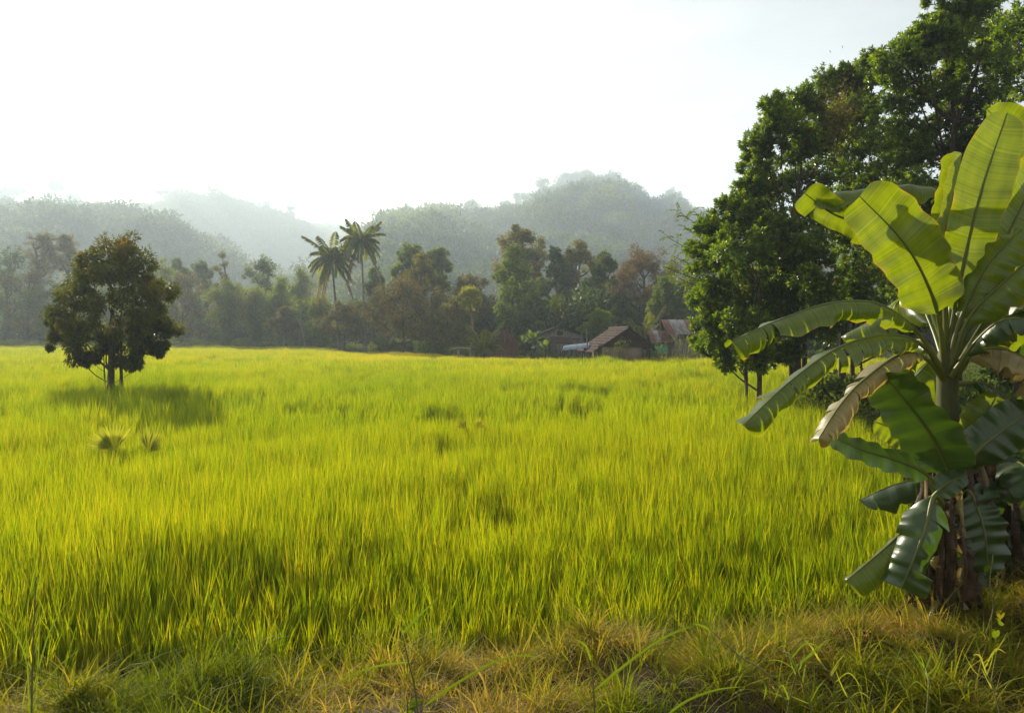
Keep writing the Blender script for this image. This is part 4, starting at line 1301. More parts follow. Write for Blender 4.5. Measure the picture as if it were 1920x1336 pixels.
# thatched hut
Yh = 62.0
def hp_(px, py, Yd=Yh): return P(px, py, Yd)
hut = thing('thatched_hut', 'thatched bamboo hut with steep brown roof and woven wall at the field edge', 'hut', (PX(1170, Yh), Yh, 0))
b = np.array(hut.location)
fl = hp_(1110, 661) - b; fr = hp_(1228, 656) - b; ap = hp_(1178, 615) - b
fl[1] = -0.3; fr[1] = -0.3; ap[1] = -0.5
bk = np.array((-0.55, 8.2, 0.0))
thatch_slope(hut, fl, fl + bk, ap, ap + bk, 9, 601, M['thatch'])
thatch_slope(hut, fr, fr + bk, ap, ap + bk, 9, 602, M['thatch'])
g = Geo()
tube(g, [ap + (0, -.05, .05), ap + bk + (0, .05, .05)], 0.14, 8)
link('ridge_cap', g.mesh('ridge_cap', M['thatch'], True), hut)
wl, wr = hp_(1136, 660)[0] - b[0], hp_(1204, 660)[0] - b[0]
zw = hp_(1170, 650)[2]
for k in range(2):
    x0 = wl + (wr - wl) * k / 2; x1 = wl + (wr - wl) * (k + 1) / 2
    part_box('wall_panel', hut, ((x0 + x1) / 2, 0.05, zw / 2), ((x1 - x0) / 2 - 0.015, 0.03, zw / 2), M['woven'])
part_box('wall_panel', hut, (wl + 0.0 - .3, 3.6, zw / 2), (0.03, 3.4, zw / 2), M['woven'])
part_box('wall_panel', hut, (wr - .1, 3.6, zw / 2), (0.03, 3.4, zw / 2), M['woven'])
part_box('beam', hut, ((wl + wr) / 2, -0.02, zw + 0.03), ((wr - wl) / 2 + .7, 0.05, 0.05), M['darkwood'])
g = Geo()
za = ap[2] - 0.18
e_l = (fl[0] + 0.55); e_r = (fr[0] - 0.55)
ze = zw + 0.08
xa = ap[0]
for k in range(16):          # woven gable: upright strips
    u0, u1 = k / 16, (k + 1) / 16
    xx0, xx1 = e_l + (e_r - e_l) * u0, e_l + (e_r - e_l) * u1
    zt = lambda x: ze + (za - ze) * max(0.02, 1 - abs(x - xa) / ((xa - e_l) if x < xa else (e_r - xa)))
    yy = 0.0 + 0.012 * (k % 2)
    g.add([(xx0, yy, ze), (xx1, yy, ze), (xx1, yy, zt(xx1)), (xx0, yy, zt(xx0))], [(0, 1, 2, 3)])
    g.add([(xx0, yy + .03, ze), (xx1, yy + .03, ze), (xx1, yy + .03, zt(xx1)), (xx0, yy + .03, zt(xx0))], [(3, 2, 1, 0)])
link('gable', g.mesh('gable', M['thatch']), hut)
for (x, y) in [(wl - .02, -0.1), (wr + .02, -0.1), (fl[0] + 0.4, 0.3), (fr[0] - 0.4, 0.3), (fl[0] + 0.2, 3.5), (fl[0] - .1, 7.2)]:
    g = Geo(); hz = fl[2] + 0.35 if x < 0 else zw
    tube(g, catmull([(x, y, -.1), (x + .02, y, hz / 2), (x, y, hz)], 5), 0.06, 7)
    link('post', g.mesh('post', M['darkwood'], True), hut)
for zz in (0.45, 0.8):
    g = Geo(); tube(g, [(fl[0] + .2, 0.25, zz), (wl, 0.0, zz + .05)], 0.035, 5)
    link('rail', g.mesh('rail', M['plank'], True), hut)

# grey hut behind the thatched hut
Yh2 = 76.0
rgH = np.random.default_rng(610)
h2 = thing('grey_hut', 'grey tin-walled hut half hidden behind the thatched roof', 'hut', (PX(1195, Yh2), Yh2, 0)); b = np.array(h2.location)
A = P(1172, 617, Yh2) - b; E = P(1232, 645, Yh2) - b; E0 = P(1120, 640, Yh2) - b
tin_slope(h2, (E[0], -.3, E[2]), (E[0], 5.5, E[2]), (A[0], -.3, A[2]), 6, [M['zinc']], rgH)
tin_slope(h2, (E0[0], 5.5, E0[2]), (E0[0], -.3, E0[2]), (A[0], 5.5, A[2]), 6, [M['zinc']], rgH)
for k in range(9):
    x0 = E0[0] + 0.4 + (E[0] - E0[0] - 0.8) * k / 9; x1 = E0[0] + 0.4 + (E[0] - E0[0] - 0.8) * (k + 1) / 9
    xm = (x0 + x1) / 2
    zt = A[2] - 0.12 - (abs(xm - A[0]) + (x1 - x0) / 2) / ((E[0] - A[0]) if xm > A[0] else (A[0] - E0[0])) * (A[2] - E[2])
    part_box('wall_sheet', h2, (xm, 0.02 * (k % 2), zt / 2), ((x1 - x0) / 2 - .01, 0.015, zt / 2), M['plank'])

# tin-roofed house
Yh3 = 67.0
h3 = thing('tin_roofed_house', 'wooden house with weathered corrugated tin roof beside the glossy trees', 'house', (PX(1300, Yh3), Yh3, 0)); b = np.array(h3.location)
e0 = P(1250, 627, Yh3) - b; e1 = P(1420, 627, Yh3) - b; rd = P(1300, 598, Yh3) - b
e0[1] = e1[1] = -0.5
rz_ = rd[2]
g = Geo()
tin_slope(h3, e0, e1, (e0[0] + 0.0, 2.6, rz_), 12, [M['zinc'], M['zinc'], M['zinc'], M['zinc'], M['rust']], rgH)
tin_slope(h3, (e1[0], 5.7, e0[2]), (e0[0], 5.7, e0[2]), (e1[0], 2.6, rz_), 12, [M['zinc'], M['rust']], rgH)
x0 = e0[0] + 0.9
for k in range(26):
    xa_ = x0 + k * 0.24
    part_box('plank', h3, (xa_ + 0.12, 0.02 * (k % 2) + rgH.uniform(0, .01), e0[2] / 2), (0.115, 0.015, e0[2] / 2 - 0.02 * (k % 3)), M['plank'])
g = Geo()      # gable end of boards
for k in range(12):
    ya, yb_ = -0.3 + k * 0.5, 0.2 + k * 0.5
    zt = lambda y: e0[2] + (rz_ - e0[2]) * max(0, 1 - abs(y - 2.6) / 3.1) - 0.06
    part = Geo(); part.add([(x0, ya, 0), (x0, yb_ - .02, 0), (x0, yb_ - .02, zt(yb_)), (x0, ya, zt(ya)), (x0 - .03, ya, 0), (x0 - .03, yb_ - .02, 0), (x0 - .03, yb_ - .02, zt(yb_)), (x0 - .03, ya, zt(ya))],
                           [(0, 1, 2, 3), (7, 6, 5, 4), (0, 3, 7, 4), (1, 5, 6, 2), (3, 2, 6, 7)])
    link('gable_plank', part.mesh('gable_plank', M['plank']), h3)

# rusty porch
Yh4 = 68.5
h4 = thing('rusty_porch', 'open porch under rusty brown tin sheets beside the tin-roofed house', 'porch', (PX(1240, Yh4), Yh4, 0)); b = np.array(h4.location)
pa = P(1212, 641, Yh4) - b; pb = P(1270, 616, Yh4) - b
tin_slope(h4, (pa[0], -0.9, 2.0), (pb[0], -0.9, 2.15), (pa[0] + 0.5, 2.4, 3.15), 6, [M['rust'], M['rust'], M['rust'], M['zinc']], rgH)
for (x, y, z) in [(pa[0] + .15, -.6, 2.05), (pa[0] + .6, 2.2, 3.0), (pb[0] - .15, -.6, 2.2), (pb[0] + .3, 2.2, 3.0)]:
    g = Geo(); tube(g, [(x, y, -.1), (x, y, z)], 0.06, 7); link('post', g.mesh('post', M['darkwood'], True), h4)
part_box('back_wall', h4, ((pa[0] + pb[0]) / 2 + .4, 2.3, 1.4), ((pb[0] - pa[0]) / 2, .03, 1.4), M['darkwood'])
# green cloth hung in the porch
g = Geo(); n = 15
x = np.linspace(-0.6, 0.55, n); yv = 0.05 * np.sin(x * 9)
V = np.vstack([np.stack([x, yv, np.full(n, 1.75) - .03 * np.cos(x * 3)], -1), np.stack([x * .97, yv * 1.6, np.full(n, 0.95) + .03 * np.sin(x * 7)], -1)])
i = np.arange(n - 1); g.add(V, np.stack([i, i + 1, n + i + 1, n + i], -1))
tag(link('hanging_cloth', g.mesh('hanging_cloth', M['cloth'], True), None, (PX(1240, 67.6), 67.6, 0.05)), 'bright green cloth hanging under the rusty porch', 'cloth')

# old wooden hut at left of the thatched one
Yh5 = 77.0
h5 = thing('wooden_hut', 'old dark plank hut with sagging roof behind the banana clump', 'hut', (PX(1065, Yh5), Yh5, 0)); b = np.array(h5.location)
A = P(1050, 611, Yh5) - b; E = P(1104, 630, Yh5) - b; E0 = P(996, 632, Yh5) - b
thatch_slope(h5, (E[0], -.5, E[2]), (E[0], 5, E[2]), (A[0], -.5, A[2]), (A[0], 5, A[2]), 6, 620, M['darkwood'])
thatch_slope(h5, (E0[0], -.5, E0[2]), (E0[0], 5, E0[2]), (A[0], -.5, A[2]), (A[0], 5, A[2]), 6, 621, M['darkwood'])
for k in range(18):
    xm = E0[0] + 0.5 + (E[0] - E0[0] - 1.0) * (k + .5) / 18
    zt = A[2] - 0.1 - abs(xm - A[0]) / 2.97 * (A[2] - E[2]) - 0.15
    if 7 < k < 10: zt = min(zt, 1.9)
    part_box('plank', h5, (xm, 0.025 * (k % 2), zt / 2), ((E[0] - E0[0] - 1.0) / 36 - .012, .015, zt / 2), M['plank'])
for xq in (P(1067, 620, Yh5)[0] - b[0], P(1090, 620, Yh5)[0] - b[0]):
    g = Geo(); tube(g, [(xq, -.3, -.1), (xq, -.3, 3.0)], 0.08, 7); link('post', g.mesh('post', M['plank'], True), h5)
g = Geo(); tube(g, [(E0[0] + .3, -.25, 2.35), (E[0] - .3, -.25, 2.35)], 0.06, 6); link('beam', g.mesh('beam', M['darkwood'], True), h5)
# lean-to roof before it
Yh6 = 72.0
h6 = thing('lean_to', 'low lean-to with pale crumbling roof before the wooden hut', 'shed', (PX(1052, Yh6), Yh6, 0)); b = np.array(h6.location)
la = P(1030, 643, Yh6) - b; lb = P(1072, 634, Yh6) - b
thatch_slope(h6, (la[0], -.8, la[2]), (lb[0], -.8, la[2]), (la[0], 1.6, lb[2] + .2), (lb[0], 1.6, lb[2] + .2), 4, 630, M['thatch'])
for (x, y) in [(la[0], -.6), (lb[0], -.6), (la[0], 1.4), (lb[0], 1.4)]:
    g = Geo(); tube(g, [(x, y, -.1), (x, y, la[2] + .1)], 0.06, 6); link('post', g.mesh('post', M['darkwood'], True), h6)
# blue-grey sheet roof
Yh7 = 66.0
h7 = thing('sheet_shelter', 'low shelter of blue grey tin sheets leaning toward the thatched hut', 'shed', (PX(1072, Yh7), Yh7, 0)); b = np.array(h7.location)
sa = P(1048, 657, Yh7) - b; sb = P(1097, 641, Yh7) - b
tin_slope(h7, (sa[0], -.6, sa[2]), (sb[0], -.6, sa[2] + .25), (sa[0] + .5, 1.5, sa[2] + .42), 4, [M['bluezinc']], rgH)
for (x, y, z) in [(sa[0] + .1, -.5, sa[2]), (sa[0] + .55, 1.4, sa[2] + .65), (sb[0] - .1, -.5, sa[2] + .3), (sb[0] + .3, 1.4, sa[2] + 1.0)]:
    g = Geo(); tube(g, [(x, y, -.1), (x, y, z)], 0.05, 6); link('post', g.mesh('post', M['darkwood'], True), h7)
# reddish reed shed
Yh8 = 78.0
h8 = thing('reed_shed', 'small reddish brown reed shed with rounded roof under the tall green tree', 'shed', (PX(945, Yh8), Yh8, 0)); b = np.array(h8.location)
c0 = P(945, 612, Yh8) - b
pts = [(-1.6, 1.5), (-1.35, 2.4), (-0.8, 3.1), (0, c0[2]), (0.8, 3.1), (1.35, 2.4), (1.6, 1.5)]
for k in range(6):
    (xa_, za_), (xb_, zb_) = pts[k], pts[k + 1]
    thatch_slope(h8, (xa_, -.3, za_) if za_ < zb_ else (xb_, -.3, zb_), (xa_, 3, za_) if za_ < zb_ else (xb_, 3, zb_), (xb_, -.3, zb_) if za_ < zb_ else (xa_, -.3, za_), (xb_, 3, zb_) if za_ < zb_ else (xa_, 3, za_), 2, 640 + k, M['rust'])
g = Geo()
for k in range(14):
    x = -1.4 + k * 0.215; g_z = np.interp(x, [p_[0] for p_ in pts], [p_[1] for p_ in pts]) - .1
    tube(g, [(x, 0, -.1), (x, 0, g_z)], 0.10, 6)
link('reed_wall', g.mesh('reed_wall', M['rust'], True), h8)
# bench-like rail stump by the shed
g = Geo(); Ys = 72.0
root = thing('fallen_log_rail', 'pale forked log rail before the young grey palm', 'rail', (PX(868, Ys), Ys, 0))
g = Geo(); tube(g, catmull([(-1.2, 0, 1.35), (-.3, 0, 1.5), (0.75, 0, 1.4)], 8), np.linspace(.08, .12, 8), 7); link('rail', g.mesh('rail', M['palebark'], True), root)
for x in (0.7, -0.45):
    g = Geo(); tube(g, [(x, 0, -.1), (x + .02, 0, 1.38)], 0.11, 7); link('post', g.mesh('post', M['palebark'], True), root)


# bamboo fence between the thatched hut and the house
fe = thing('bamboo_fence', 'rough low bamboo fence between the thatched hut and the tin-roofed house', 'fence', (PX(1225, 62.5), 62.5, 0))
rgF = np.random.default_rng(655)
for k in range(13):
    x = k * 0.55; hh_ = rgF.uniform(1.2, 1.9)
    g = Geo(); tube(g, catmull([(x, 0, -.1), (x + rgF.normal(0, .03), 0, hh_ * .5), (x + rgF.normal(0, .06), rgF.normal(0, .05), hh_)], 6), 0.035, 6)
    link('post', g.mesh('post', M['plank'], True), fe)
for zz in (0.75, 1.15):
    g = Geo(); tube(g, catmull([(-.2, -.05, zz), (2, -.04, zz + .06), (4.5, -.05, zz - .05), (6.8, -.05, zz + .03)], 14), 0.025, 6)
    link('rail', g.mesh('rail', M['culm'], True), fe)
for k, (px_, hgt_) in enumerate([(1100, 3.4), (1238, 4.2)]):
    g = Geo(); tube(g, catmull([(0, 0, -.1), (.04, 0, hgt_ * .5), (-.03, 0, hgt_)], 8), np.linspace(.06, .035, 8), 7)
    tag(link('pole', g.mesh('pole', M['plank'], True), None, (PX(px_, 65.5), 65.5, 0)), ['thin bare pole beside the blue grey tin shelter', 'tall bare pole beside the rusty porch'][k], 'pole')


# reeds / cane before the huts
def cane(px, Yd, h, label, seed, ns=5):
    rg = np.random.default_rng(seed)
    root = thing('cane_clump', label, 'cane', (PX(px, Yd), Yd, 0), 'cane clumps before the huts')
    g = Geo(); gl = Geo()
    for k in range(ns):
        b0 = rg.normal(0, .22, 3) * (1, 1, 0); t = b0 + np.array((rg.normal(0, .25), rg.normal(0, .2), h * rg.uniform(.7, 1)))
        q = catmull([b0, (b0 + t) / 2, t], 8); tube(g, q, np.linspace(.022, .012, 8), 5)
        nl = 9
        B = q[rg.integers(2, 8, nl)]; a = rg.uniform(0, 6.28, nl)
        for j in range(nl):
            d = np.array((math.cos(a[j]), math.sin(a[j]), 0)); L_ = rg.uniform(.5, .95)
            pth = np.array([B[j] + d * L_ * u * .7 + np.array((0, 0, L_ * (1.0 * u - 1.15 * u * u))) for u in np.linspace(0, 1, 6)])
            sd = np.cross(d, (0, 0, 1.0)); wd = .035 * np.sin(np.clip(np.linspace(.12, 1, 6), 0, 1) * 3.1)
            V = np.vstack([pth - sd * wd[:, None], pth + sd * wd[:, None]]); i = np.arange(5)
            gl.add(V, np.stack([i, i + 1, 7 + i, 6 + i], -1), rg.uniform(.3, 1))
    link('cane', g.mesh('cane', M['culm'], True), root)
    link('foliage', gl.mesh('foliage', M['bright']), root)


for k, (px, Yd, h) in enumerate([(1130, 60.8, 1.9), (1163, 60.5, 2.5), (1175, 60.6, 2.3), (1242, 61.5, 2.2), (1262, 61, 2.4), (1280, 61, 2.6), (1296, 61.5, 2.7), (1314, 61, 2.8), (1330, 61, 2.4), (1228, 62, 2.0)]):
    cane(px, Yd, h, 'leafy cane clump standing at the rice edge in front of the huts', 700 + k)


# ------------------------------------------------------------------ banana plants
def banana_leaf(root, path, pet, hw, mat, up=(0, 0, 1), fold=0.5, tears=0, seed=0, tip=0.5, wave=0.03, rib=0.016, label=None, name='leaf', n=46, twist=0.0, cut=1.0):
    """path in the plant's own coordinates; pet = share of the path that is stalk; hw = half width;
    up = direction the upper face looks to; fold = droop of both halves (radians)"""
    rg = np.random.default_rng(seed)
    p = catmull(path, 80)
    k0 = int(pet * 79)
    blade = catmull(p[k0::4] if (79 - k0) % 4 == 0 else np.vstack([p[k0::4], p[-1:]]), n)
    t = unit(np.gradient(blade, axis=0))
    upv = np.asarray(up, float)
    if upv.ndim == 1:
        upv = np.tile(upv, (n, 1))
    s = unit(np.cross(t, upv)); nn = np.cross(s, t)
    u = np.linspace(0, 1, n)
    wprof = np.clip(u / 0.16, 0, 1) ** 0.55 * (1 - np.clip((u * cut - tip) / (1 - tip), 0, 1) ** 2.6) ** 0.6
    wprof = hw * np.maximum(wprof, 0.02) * (1 + 0.05 * np.sin(u * 9 + seed))
    C = 5
    g = Geo(); UV = []
    for side in (-1, 1):
        cuts = sorted(set([0, n - 1] + [int(c) for c in rg.integers(3, n - 3, tears)]))
        for a_, b_ in zip(cuts[:-1], cuts[1:]):
            if b_ - a_ < 1: continue
            idx = np.arange(a_, b_ + 1)
            ex = rg.normal(0, 0.22) if tears else 0.0
            ex2 = abs(rg.normal(0, 0.25)) if tears else 0.0
            jj = np.linspace(0, 1, C)
            V = []
            m = len(idx)
            for j in jj:
                ang = (fold if np.isscalar(fold) else fold[0 if side < 0 else 1]) * (0.12 + 0.98 * j) + (ex + ex2) * j
                if tears and m > 2:      # gap opens toward the margin
                    uu = np.interp(np.linspace(0, 1, m), [0, 1], [idx[0] + 0.28 * j, idx[-1] - 0.28 * j])
                else:
                    uu = idx.astype(float)
                def at(A):
                    return np.stack([np.interp(uu, np.arange(n), A[:, q]) for q in range(3)], -1)
                wv = np.interp(uu, np.arange(n), wprof)[:, None] * j
                if tears:
                    wv = wv * (1 - 0.10 * rg.random() * j)
                ph = wave * (np.sin(uu * 0.9 + seed + side) + 1.0 * np.sin(uu * 0.37 + 2.1 * seed + side) + 0.15 * np.sin(uu * 2.3 + seed * 1.3 + side * 2))[:, None] * j * hw / 0.3
                lag = at(t) * (0.25 * wv)       # margins sweep toward the tip
                V.append(at(blade) + lag * 0.6 + at(s) * side * wv * math.cos(ang) - at(nn) * (wv * math.sin(ang)) + at(nn) * ph)
                UV.append(np.stack([np.full(m, 0.5 + side * 0.5 * j), uu / (n - 1)], -1))
            V = np.concatenate(V)
            i = (np.arange(C - 1)[:, None] * m + np.arange(m - 1)[None]).ravel()
            F = np.stack([i, i + 1, i + m + 1, i + m], -1)
            if side < 0: F = F[:, ::-1]
            g.add(V, F, 0.5)
    o = link(name, g.mesh(name, mat, True, np.concatenate(UV)), root)
    if label: o['label'] = label
    gr = Geo()
    rr = np.concatenate([np.linspace(rib * 1.9, rib, max(k0, 1)), np.linspace(rib, rib * 0.22, 80 - max(k0, 1))])
    off = np.zeros((80, 3))
    tube(gr, p, rr, 7, np.linspace(0.2, 1, 80).repeat(7).reshape(-1))
    link('midrib', gr.mesh('midrib', M['midrib'] if name != 'dead_leaf' else mat, True, np.zeros((gr.n, 2))), o)
    return o


# tube() passes the attribute through; allow per-vertex values with a cap
_tube = tube
def tube(g, path, rad, seg=6, a=0.5, cap=True):
    if np.ndim(a) > 0:
        a = 0.6
    _tube(g, path, rad, seg, a, cap)


YB = 6.6
bx = PX(1785, YB)
bz = float(zg(bx, YB))
ban = thing('banana_plant', 'tall banana plant with backlit leaves on the bank at the rice edge', 'banana plant', (bx, YB, bz))
BO = np.array((bx, YB, bz))


def bp_(pts, Y0=YB):
    """pixels with a depth offset -> plant coordinates"""
    return [P(x, y, Y0 + d) - BO for x, y, d in pts]


CAMD = np.array((-0.45, -1.0, 0.15))     # roughly toward the viewer's side of the plant
g = Geo()
q = np.array(bp_([(1788, 1190, 0), (1782, 1050, 0.02), (1778, 900, 0.0), (1776, 780, 0), (1776, 700, 0), (1778, 640, 0)]))
tube(g, catmull(q, 24), np.interp(np.linspace(0, 1, 24), [0, .3, .7, .9, 1], [0.15, 0.115, 0.085, 0.085, 0.05]), 12)
link('pseudostem', g.mesh('pseudostem', M['pseudostem'], True, np.zeros((g.n, 2))), ban)
bl = lambda pts, pet, hw, **k: banana_leaf(ban, bp_(pts), pet, hw, k.pop('mat', M['banana']), **k)
# the big blades turned to the viewer
bl([(1778, 690, 0), (1788, 590, -0.02), (1812, 470, -0.05), (1842, 350, -0.08), (1888, 212, 0.05)], 0.27, 0.225, up=(0.15, 1.0, -0.2), fold=0.12, seed=1, tip=0.62, wave=0.025, rib=0.017)
bl([(1772, 690, -.02), (1762, 610, -0.1), (1742, 540, -0.18), (1695, 455, -0.3), (1612, 368, -0.36)], 0.33, 0.28, up=(0.25, 1.0, -0.15), fold=0.10, seed=2, tip=0.68, wave=0.03, rib=0.017)
bl([(1782, 690, .1), (1800, 560, .3), (1860, 380, .5), (1905, 260, .6), (1850, 205, .55)], 0.30, 0.22, up=(0.3, 1.0, 0.0), fold=0.15, seed=3, tip=0.6)
bl([(1790, 690, .05), (1830, 560, .2), (1900, 420, .25), (1960, 300, .3), (2010, 240, .3)], 0.25, 0.24, up=(-0.1, 1.0, 0.1), fold=0.15, seed=4, tip=0.6)
# leaf arching back to the left
bl([(1775, 680, .1), (1790, 480, .45), (1785, 372, .6), (1700, 348, .65), (1600, 358, .6), (1512, 368, .5)], 0.46, 0.23, up=(0, 0.25, 1), fold=(1.0, 0.0), seed=5, tip=0.75, wave=0.03)
bl([(1770, 640, .2), (1700, 470, .45), (1610, 420, .5), (1560, 400, .45), (1508, 362, .4)], 0.34, 0.18, up=(0.3, 1.0, 0.3), fold=0.25, seed=6, tip=0.8, tears=2)
# slim folded upright leaf
bl([(1776, 690, .05), (1772, 560, -.05), (1766, 460, -.14), (1784, 370, -.18), (1803, 288, -.2)], 0.42, 0.13, up=(1, 0.15, 0.1), fold=1.1, seed=7, tip=0.8, wave=0.02)
bl([(1779, 690, -.05), (1800, 600, -.1), (1850, 500, -.2), (1915, 430, -.35)], 0.35, 0.20, up=(-0.5, -0.6, 0.8), fold=0.35, seed=8, tip=0.6)
bl([(1781, 690, -.05), (1815, 600, -.15), (1870, 540, -.3), (1950, 470, -.5)], 0.3, 0.22, up=(-0.3, -0.4, 0.9), fold=0.6, seed=9, tip=0.6, tears=3)
# left arching torn leaves
bl([(1768, 700, -.03), (1722, 625, -.12), (1650, 572, -.3), (1560, 568, -.5), (1455, 602, -.7), (1372, 640, -.85)], 0.22, 0.19, up=(0, 0.1, 1), fold=(1.2, 0.05), seed=10, tip=0.86, tears=10, wave=0.03, rib=0.018)
bl([(1770, 708, -.04), (1735, 652, -.2), (1672, 628, -.4), (1580, 648, -.7), (1485, 712, -1.0), (1393, 797, -1.25)], 0.25, 0.17, up=(0, 0.1, 1), fold=(1.2, 0.1), seed=11, tip=0.9, tears=13, wave=0.03, rib=0.017)
bl([(1772, 715, -.02), (1735, 672, -.15), (1690, 664, -.3), (1620, 712, -.55), (1575, 760, -.7), (1535, 822, -.85)], 0.22, 0.15, up=(0, 0.1, 1), fold=(1.2, 0.15), seed=12, tip=0.9, tears=14, mat=M['bananadry'], label='drying tan torn leaf')
# right side
bl([(1785, 700, 0), (1835, 630, .0), (1900, 590, -.05), (1990, 590, -.1), (2080, 650, -.1)], 0.22, 0.24, up=(0, 0.1, 1), fold=0.8, seed=13, tip=0.8, tears=5)
bl([(1787, 715, -.03), (1825, 665, -.15), (1880, 655, -.3), (1950, 690, -.45), (2000, 760, -.5)], 0.2, 0.26, up=(0, 0.0, 1), fold=0.9, seed=14, tip=0.8, tears=6, mat=M['bananadry'], label='drying torn leaf hanging over the stem side')
bl([(1783, 700, .05), (1800, 640, .3), (1850, 590, .7), (1900, 600, 1.1), (1960, 660, 1.5)], 0.25, 0.24, up=(0, 0, 1), fold=0.7, seed=15, tip=0.8, tears=5)
bl([(1776, 700, .1), (1750, 620, .5), (1720, 560, .9), (1690, 560, 1.3), (1660, 600, 1.7)], 0.3, 0.24, up=(0, 0, 1), fold=0.6, seed=16, tip=0.7, tears=4)

for k, (pts, hw_, up_, fo, te) in enumerate([
    ([(1786, 700, .1), (1840, 610, .2), (1890, 540, .2), (1960, 520, .1), (2040, 560, 0)], .17, (0, -.1, 1), .9, 8),
    ([(1784, 705, -.1), (1830, 640, -.3), (1880, 600, -.5), (1950, 600, -.6)], .15, (-.2, -.5, 1), .7, 5),
    ([(1778, 700, .15), (1800, 600, .4), (1850, 500, .6), (1920, 470, .7), (1990, 520, .7)], .2, (0, .1, 1), .9, 9),
    ([(1788, 720, .1), (1850, 720, .2), (1900, 770, .15), (1930, 860, .1)], .17, (0, -.2, 1), 1.0, 8),
    ([(1776, 705, .1), (1745, 650, .4), (1715, 640, .7), (1690, 690, .9), (1680, 760, 1.0)], .15, (0, 0, 1), 1.0, 8)]):
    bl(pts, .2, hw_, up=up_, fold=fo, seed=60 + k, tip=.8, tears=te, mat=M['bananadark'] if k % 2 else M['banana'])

# sucker in front, at the foot of the tall plant
YS = 6.25
suk = thing('banana_sucker', 'young banana sucker with dark shaded leaves at the foot of the tall plant', 'banana plant', (PX(1770, YS), YS, float(zg(PX(1770, YS), YS))))
SO = np.array(suk.location)
sp_ = lambda pts: [P(x, y, YS + d) - SO for x, y, d in pts]
g = Geo()
tube(g, catmull(np.array(sp_([(1772, 1215, 0), (1776, 1080, 0.02), (1782, 960, 0.05), (1786, 880, 0.05)])), 14), np.linspace(0.075, 0.04, 14), 10)
link('pseudostem', g.mesh('pseudostem', M['pseudostem'], True, np.zeros((g.n, 2))), suk)
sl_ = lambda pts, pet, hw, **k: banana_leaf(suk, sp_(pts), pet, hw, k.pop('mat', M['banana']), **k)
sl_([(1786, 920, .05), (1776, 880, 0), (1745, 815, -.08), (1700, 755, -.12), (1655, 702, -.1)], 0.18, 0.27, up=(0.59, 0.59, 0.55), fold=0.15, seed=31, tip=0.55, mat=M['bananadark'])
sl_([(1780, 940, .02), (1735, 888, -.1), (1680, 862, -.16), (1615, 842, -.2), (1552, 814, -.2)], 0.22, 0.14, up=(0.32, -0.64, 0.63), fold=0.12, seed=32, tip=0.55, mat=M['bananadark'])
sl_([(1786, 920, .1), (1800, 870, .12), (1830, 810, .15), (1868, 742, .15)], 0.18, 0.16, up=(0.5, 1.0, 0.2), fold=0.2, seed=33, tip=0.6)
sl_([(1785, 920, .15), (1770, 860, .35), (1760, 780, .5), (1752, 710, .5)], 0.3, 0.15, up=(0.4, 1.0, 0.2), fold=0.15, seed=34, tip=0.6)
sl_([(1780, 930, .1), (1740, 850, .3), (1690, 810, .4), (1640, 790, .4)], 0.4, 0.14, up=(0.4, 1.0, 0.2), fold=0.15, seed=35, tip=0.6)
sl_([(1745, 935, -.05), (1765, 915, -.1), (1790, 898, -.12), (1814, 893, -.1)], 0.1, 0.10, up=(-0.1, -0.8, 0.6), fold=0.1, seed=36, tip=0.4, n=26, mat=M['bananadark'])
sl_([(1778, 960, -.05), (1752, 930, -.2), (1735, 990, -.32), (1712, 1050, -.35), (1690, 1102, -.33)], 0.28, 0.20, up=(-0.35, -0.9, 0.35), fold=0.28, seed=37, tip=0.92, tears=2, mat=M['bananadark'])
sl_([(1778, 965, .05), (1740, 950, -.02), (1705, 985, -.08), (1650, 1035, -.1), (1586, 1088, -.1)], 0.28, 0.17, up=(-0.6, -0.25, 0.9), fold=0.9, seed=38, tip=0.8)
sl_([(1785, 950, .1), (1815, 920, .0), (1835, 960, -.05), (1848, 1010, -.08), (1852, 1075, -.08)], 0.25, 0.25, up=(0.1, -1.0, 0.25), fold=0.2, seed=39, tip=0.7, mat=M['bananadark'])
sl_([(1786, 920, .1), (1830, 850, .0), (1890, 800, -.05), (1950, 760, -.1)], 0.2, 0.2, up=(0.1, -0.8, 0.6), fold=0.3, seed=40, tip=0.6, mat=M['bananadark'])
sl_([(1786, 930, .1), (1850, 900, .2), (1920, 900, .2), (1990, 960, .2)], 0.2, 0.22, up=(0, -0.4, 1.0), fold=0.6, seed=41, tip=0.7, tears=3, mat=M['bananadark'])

# second plant at the right
YC = 7.6
b2 = np.array((PX(1985, YC), YC, float(zg(PX(1985, YC), YC))))
ban2 = thing('banana_plant', 'shaded banana plant beside the tall backlit one', 'banana plant', b2)
g = Geo()
tube(g, catmull(np.array([(0, 0, -.1), (0.02, 0, 1.2), (-0.05, 0, 2.3), (-0.05, 0, 2.9)]), 18), np.linspace(0.15, 0.07, 18), 12)
link('pseudostem', g.mesh('pseudostem', M['pseudostem'], True, np.zeros((g.n, 2))), ban2)
rg = np.random.default_rng(800)
for k in range(11):
    a = k * 2.4 + 0.7; L_ = rg.uniform(1.6, 2.2); el = 1.15 - 0.9 * k / 11
    d = np.array((math.cos(a), math.sin(a), 0)); o0 = np.array((-0.05, 0, 2.75))
    pth = [o0 + d * L_ * u * math.cos(el * (1 - u * .4)) + np.array((0, 0, L_ * (math.sin(el) * u * 1.25 - 0.75 * u * u))) for u in (0, .25, .5, .75, 1)]
    banana_leaf(ban2, pth, 0.22, rg.uniform(.24, .3), M['banana'] if k % 3 == 0 else M['bananadark'], fold=0.55 + 0.3 * k / 11, seed=820 + k, tip=0.65, tears=0 if k < 4 else 5)
